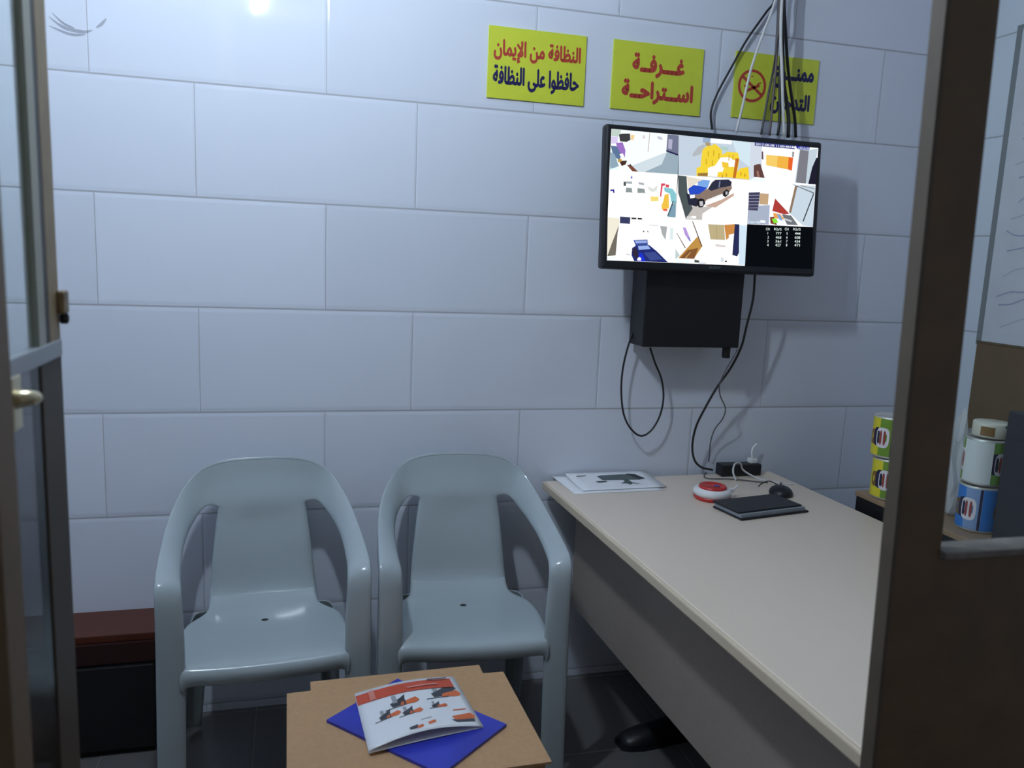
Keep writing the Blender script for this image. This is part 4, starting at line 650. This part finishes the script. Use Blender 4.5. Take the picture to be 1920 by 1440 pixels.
    for s in (-1, 1):
        rr = []
        for z, a, c, d in ((.425, (.120, -.115), (.178, -.122), (.188, -.185)), (.34, (.140, -.085), (.192, -.088), (.198, -.145)), (.18, (.160, -.035), (.208, -.038), (.213, -.085)), (0.004, (.172, .012), (.216, .010), (.220, -.032))):
            a, c, d = Vector((*a, z)), Vector((*c, z)), Vector((*d, z))
            pts = [a + Vector((0, -0.014, 0)), a, a * 0.5 + c * 0.5 + Vector((0, .002, 0)), c * 0.8 + a * 0.2, c * 0.8 + d * 0.2, c * 0.5 + d * 0.5, d]
            rr.append([Vector((s * p.x, p.y, p.z)) for p in pts])
        obj('leg', loft(rr), M_plastic, t, True, SUB)
    return t
def dup(root, label):
    r = root.copy(); COL.objects.link(r); r['label'] = label
    for ch in list(root.children):
        c = ch.copy(); COL.objects.link(c); c.parent = r
    return r
c1 = chair('grey plastic armchair on the left, beside the dark low cabinet')
c2 = dup(c1, 'grey plastic armchair on the right, next to the desk')
c1.location = (0.424, -0.085, 0); c1.rotation_euler = (0, 0, math.radians(3.5))
c2.location = (0.990, -0.085, 0); c2.rotation_euler = (0, 0, math.radians(-4.5))

# ---------------------------------------------------------------- cardboard box, folder, brochure
BZ = 0.415
cb = thing('cardboard_box', 'closed brown cardboard box standing in front of the two armchairs', 'box', (0.500, -1.010, 0), math.radians(0.5))
obj('carton', bx(0.004, 0.500, 0, 0.335, 0, BZ - 0.006, bev=0.002), M_card, cb)
bm = bmesh.new(); add_prism(bm, [(0.0, -0.012), (0.508, -0.012), (0.502, 0.345), (0.452, 0.347), (0.452, 0.388), (0.052, 0.386), (0.052, 0.347), (0.0, 0.345)], BZ - 0.006, BZ - 0.001); obj('flap', bm, M_card, cb)
fo = obj('folder', add_prism(bmesh.new(), [(0.579, -0.797), (0.785, -1.022), (0.949, -0.885), (0.745, -0.659)], BZ - 0.0005, BZ + 0.006), [M_blue])
tag(fo, 'glossy blue folder lying askew on the cardboard box', 'folder')
def brochure():
    q = [(0.656, -0.932), (0.897, -0.890), (0.873, -0.680), (0.643, -0.715)]
    fl, fr, br, bl = [Vector((x, y, 0)) for x, y in q]
    n = 14
    def at(u, v, h=0.0):
        p = (fl * (1 - u) + fr * u) * (1 - v) + (bl * (1 - u) + br * u) * v
        return (p.x, p.y, BZ + 0.0095 + 0.020 * math.sin(math.pi * min(1, 0.04 + u * 0.96)) * (0.55 + 0.45 * (1 - v)) + h)
    bm = bmesh.new(); g = [[bm.verts.new(at(i / n, j / n)) for i in range(n + 1)] for j in range(n + 1)]
    for A, B in zip(g, g[1:]):
        for i in range(n): bm.faces.new((A[i], A[i + 1], B[i + 1], B[i]))
    g2 = [[bm.verts.new((*at(i / n, j / n)[:2], BZ + 0.0068 + 0.002 * math.sin(math.pi * i / n))) for i in range(n + 1)] for j in range(n + 1)]
    for A, B in zip(g2, g2[1:]):
        for i in range(n): bm.faces.new((A[i], A[i + 1], B[i + 1], B[i]))
    o = obj('brochure', bm, mat('glossy_white_paper', (0.84, 0.85, 0.88), 0.25), None, True, [('SOLIDIFY', dict(thickness=0.0007, offset=0))])
    tag(o, 'white folded brochure with a red band and small orange pictures', 'brochure')
    R1 = mat('print_red', (0.62, 0.095, 0.05), 0.28); R2 = mat('print_pink', (0.75, 0.28, 0.22), 0.28); O1 = mat('print_orange', (0.72, 0.16, 0.05), 0.3); G1 = mat('print_slate', (0.06, 0.065, 0.08), 0.3); G2 = mat('print_midgrey', (0.36, 0.37, 0.40), 0.3)
    def strip(m, u0, u1, v0, v1):
        k = 12; return [(m, [(u0 + (u1 - u0) * i / k, v0), (u0 + (u1 - u0) * (i + 1) / k, v0), (u0 + (u1 - u0) * (i + 1) / k, v1), (u0 + (u1 - u0) * i / k, v1)]) for i in range(k)]
    lift = lambda u, v, h=0: at(u, v, h + 0.0002)
    inset(o, lift, strip(R1, 0.0, 0.94, 0.76, 0.945) + strip(R2, 0.12, 0.17, 0.76, 0.945) + strip(R2, 0.48, 0.78, 0.815, 0.84) + strip(G1, 0.70, 0.90, 0.915, 0.935), 'red_band')
    def machine(u, v, s, dark=False):       # a small printed machine: mast, body, base line
        q = lambda m, *p: (m, [(u + a * s, v + b * s) for a, b in p])
        inset(o, lift, [q(G2, (-.06, .10), (-.03, .10), (-.03, 0), (-.06, 0)),
            q(G1, (-.08, 0), (-.01, .05), (.03, .09), (.10, .06) if dark else (.02, .03), (.02, -.04), (-.07, -.05)),
            q(O1, (-.01, -.01), (.09, .03), (.11, -.02), (.08, -.05), (-.02, -.05)), q(G1, (-.12, -.06), (.02, -.045), (.02, -.055), (-.12, -.07))], 'printed_picture')
    machine(0.39, 0.60, 1.45); machine(0.80, 0.655, 1.55, True); machine(0.23, 0.43, 1.05); machine(0.43, 0.39, 1.0); machine(0.69, 0.42, 0.8)
    inset(o, lift, [(O1, [(0.76, 0.19), (0.95, 0.25), (0.98, 0.20), (0.96, 0.14), (0.78, 0.12)]), (G1, [(0.74, 0.13), (0.96, 0.14), (0.95, 0.085), (0.78, 0.075)]), (O1, [(0.80, 0.31), (0.93, 0.335), (0.93, 0.315), (0.80, 0.29)])], 'printed_picture')
    inset(o, lift, [(O1, [(0.42, 0.10), (0.60, 0.16), (0.60, 0.11), (0.42, 0.055)]), (G1, [(0.36, 0.11), (0.44, 0.13), (0.42, 0.065), (0.36, 0.07)]), (G2, [(0.48, 0.20), (0.58, 0.22), (0.58, 0.208), (0.48, 0.19)])], 'printed_picture')
brochure()

# ---------------------------------------------------------------- low cabinet left of the chairs
lc = thing('low_cabinet', 'low dark cabinet with a red-brown top, left of the armchairs', 'cabinet', (-0.70, -0.002, 0))
obj('carcass', bx(0.01, 0.845, -0.165, 0, 0.0, 0.270), M_darkwood, lc)
obj('top', bx(0, 0.855, -0.160, 0, 0.325, 0.347, bev=0.003), M_redwood, lc)
obj('fascia', bx(0, 0.855, -0.172, -0.0, 0.270, 0.325), mat('dark_red_wood', (0.024, 0.005, 0.004), 0.5), lc)
for i in range(2):
    d = obj('door', bx(0.02 + 0.415 * i, 0.425 + 0.415 * i, -0.180, -0.165, 0.02, 0.262, bev=0.002), M_darkwood, lc)
    bm = bmesh.new(); add_lathe(bm, [(0, 0), (0.008, 0), (0.010, 0.010), (0, 0.013)], 14); bmesh.ops.transform(bm, matrix=Matrix.Translation((0.39 + 0.065 * i, -0.180, 0.18)) @ Matrix.Rotation(math.pi / 2, 4, 'X'), verts=bm.verts)
    obj('knob', bm, M_darkwood, d, True)

# ---------------------------------------------------------------- right wall: shelf unit with tins, chart
UT = 0.738
un = thing('shelf_unit', 'low dark shelf unit with a brown wooden top along the right wall', 'shelf', (2.172, -0.372, 0))
obj('carcass', bx(0.004, 0.425, -1.14, -0.004, 0.0, 0.722), mat('dark_laminate', (0.008, 0.008, 0.011), 0.5), un)
obj('top', bx(0, 0.427, -1.145, 0.0, 0.722, 0.738, bev=0.002), mat('brown_top', (0.30, 0.20, 0.12), 0.45, noise=0.1, nscale=20), un)
wb = thing('wall_board', 'brown wooden board on the right wall between chart and tins', 'board', (2.5995, -0.342, UT + 0.001))
obj('panel', bx(-0.016, 0, -1.175, 0.0, 0.0, 0.456, bev=0.002), mat('brown_back_board', (0.14, 0.085, 0.036), 0.5, noise=0.1, nscale=12), wb)
obj('edge_strip', bx(-0.018, 0, -1.175, 0.0, 0.456, 0.462), M_wood, wb)

def tin(x, y, z, label, body, accent, rot, r=0.0515, h=0.124, white=None, group='tins on the shelf unit'):
    t = thing('tin', label, 'tin', (x, y, z), rot, group)
    bm = bmesh.new(); add_lathe(bm, [(0, 0.001), (r - 0.002, 0.001), (r, 0.004), (r, h - 0.004), (r - 0.002, h - 0.001), (r - 0.004, h - 0.003), (0, h - 0.003)], 40); obj('can', bm, mat('tin_metal', (0.62, 0.62, 0.58), 0.35, metal=0.5), t, True)
    def patch(name, a0, a1, z0, z1, m, d=0.0006, ov=False, parent=None):
        n = max(4, math.ceil(abs(a1 - a0) / math.radians(8))); bm = bmesh.new()
        if ov:
            ac, zc = (a0 + a1) / 2, (z0 + z1) / 2
            vs = []
            for i in range(28):
                th = 2 * math.pi * i / 28; cx, sx = math.cos(th), math.sin(th)
                ex = math.copysign(abs(cx) ** 0.6, cx); ey = math.copysign(abs(sx) ** 0.6, sx)
                a = ac + (a1 - a0) / 2 * ex; zz = zc + (z1 - z0) / 2 * ey
                vs.append(bm.verts.new(((r + d) * math.cos(a), (r + d) * math.sin(a), zz)))
            c = bm.verts.new(((r + d) * math.cos(ac), (r + d) * math.sin(ac), zc))
            for i in range(28): bm.faces.new((c, vs[i], vs[(i + 1) % 28]))
        else:
            g = [[bm.verts.new(((r + d) * math.cos(a0 + (a1 - a0) * i / n), (r + d) * math.sin(a0 + (a1 - a0) * i / n), zz)) for i in range(n + 1)] for zz in (z0, z1)]
            for i in range(n): bm.faces.new((g[0][i], g[0][i + 1], g[1][i + 1], g[1][i]))
        return obj(name, bm, m, parent or t, True)
    D = math.radians
    sl = patch('label', 0, 2 * math.pi, 0.007, h - 0.007, body)
    for k in range(3):                    # the label repeats round the tin; facing side is -y
        b = D(-120 + 120 * k)
        patch('label_panel', b + D(8), b + D(54), 0.007, h - 0.007, accent, 0.0009, parent=sl)
        patch('label_stripe', b + D(46), b + D(53), 0.007, h - 0.007, mat('label_navy', (0.012, 0.012, 0.05), 0.4), 0.0010, parent=sl)
        patch('label_picture', b - D(34), b + D(4), h * 0.30, h * 0.66, mat('label_brown', (0.20, 0.11, 0.03), 0.45), 0.0011, True, parent=sl)
        patch('label_disc', b - D(14), b + D(18), h * 0.28, h * 0.72, mat('label_navy', (0, 0, 0)), 0.0013, True, parent=sl)
        patch('label_oval', b - D(2), b + D(40), h * 0.25, h * 0.73, mat('label_white', (0.72, 0.70, 0.74), 0.4), 0.0016, True, parent=sl)
        for q in range(2): patch('label_script', b + D(10 + 12 * q), b + D(17 + 12 * q), h * 0.32, h * 0.66, mat('label_red', (0.30, 0.05, 0.04), 0.45), 0.0019, True, parent=sl)
    if white: patch('label_blank', D(white[0]), D(white[1]), 0.007, h - 0.007, mat('label_plain', (0.66, 0.70, 0.70), 0.5), 0.0022, parent=sl)
    return t
Y1 = mat('label_yellow', (0.68, 0.60, 0.03), 0.4); G1_ = mat('label_green', (0.16, 0.30, 0.03), 0.4); G2_ = mat('label_dark_green', (0.05, 0.13, 0.03), 0.4)
B1 = mat('label_blue', (0.03, 0.20, 0.62), 0.4); B2 = mat('label_pale_blue', (0.22, 0.34, 0.58), 0.4); GB = mat('label_leaf_green', (0.16, 0.36, 0.07), 0.4); LW = mat('label_cream', (0.62, 0.60, 0.50), 0.45)
R = math.radians
TH = 0.1255
tin(2.224, -0.452, UT, 'yellow and green tin, lower of the front pair behind the brown post', Y1, G1_, R(-44))
tin(2.214, -0.448, UT + TH, 'yellow and green tin, upper of the front pair behind the brown post', Y1, G1_, R(-56))
tin(2.268, -0.734, UT, 'blue tin with a white oval, at the bottom seen right of the brown post', B1, B2, R(-62))
tin(2.268, -0.734, UT + TH, 'green tin with a plain white side, standing on the blue tin', GB, G1_, R(10), white=(150, 232))
ft = thing('flat_tin', 'small flat tin with a cream label, on top of the green tin', 'tin', (2.275, -0.736, UT + 2 * TH), 0)
bm = bmesh.new(); add_lathe(bm, [(0, 0.0005), (0.044, 0.0005), (0.046, 0.003), (0.046, 0.036), (0.044, 0.0385), (0, 0.0385)], 36); obj('can', bm, MATS['label_cream'], ft, True)
bm = bmesh.new(); g = [[bm.verts.new((0.0466 * math.cos(a), 0.0466 * math.sin(a), z)) for a in [R(190 + 6 * i) for i in range(8)]] for z in (0.006, 0.030)]
for i in range(7): bm.faces.new((g[0][i], g[0][i + 1], g[1][i + 1], g[1][i]))
obj('label', bm, MATS['label_brown'], ft, True)
bb = thing('plastic_bag', 'crumpled clear plastic bag standing on the shelf behind the blue tin', 'bag', (2.285, -0.625, UT))
bm = bmesh.new(); bmesh.ops.create_icosphere(bm, subdivisions=3, radius=1)
for v in bm.verts:
    k = 1 + 0.16 * math.sin(7 * v.co.x + 3 * v.co.z) * math.cos(6 * v.co.y + 2) + random.uniform(-0.05, 0.05)
    v.co = Vector((v.co.x * 0.045 * k, v.co.y * 0.045 * k, (max(v.co.z, -0.96) + 0.96) * 0.14 * (k if v.co.z > 0 else 1)))
obj('film', bm, mat('clear_film', (0.70, 0.72, 0.74), 0.2, alpha=0.55), bb)
nv = thing('box_file', 'tall dark navy box standing on the shelf unit beside the blue tin', 'box', (2.185, -0.86, UT), 0)
obj('shell', bx(0, 0.30, -0.30, 0, 0, 0.345, bev=0.004), M_navy, nv)
obj('lid_edge', bx(-0.001, 0.301, -0.301, 0.001, 0.300, 0.306), mat('navy_edge', (0.012, 0.013, 0.022), 0.5), nv)

ch = thing('wall_chart', 'pale paper chart with faint blue scribbles on the right wall', 'chart', (2.5995, -0.352, 1.20))
obj('backing', bx(-0.008, 0, -0.90, 0.022, -0.012, 0.94), mat('grey_backing', (0.20, 0.215, 0.23), 0.6), ch)
pp = obj('paper', bx(-0.0095, -0.008, -0.88, 0.0, 0.0, 0.925), mat('chart_paper', (0.60, 0.61, 0.67), 0.5, noise=0.06, nscale=9), ch)
for k in range(16):
    z = 0.04 + 0.055 * k + random.uniform(-.01, .01); y = -0.02 - random.uniform(0, 0.04)
    pts = [(-0.0102, y - 0.05 * i - random.uniform(0, 0.02), z + random.uniform(-0.014, 0.02) + 0.012 * i) for i in range(random.choice((4, 6, 9)))]
    P = catmull(pts, 4); bm = bmesh.new(); prev = None
    for p in P:
        a = bm.verts.new((p.x, p.y, p.z + 0.002)); b = bm.verts.new((p.x, p.y, p.z - 0.002))
        if prev: bm.faces.new((prev[0], a, b, prev[1]))
        prev = (a, b)
    obj('scribble', bm, mat('ink_violet', (0.34, 0.35, 0.52), 0.6) if k % 3 else mat('ink_grey', (0.45, 0.46, 0.50), 0.6), pp)
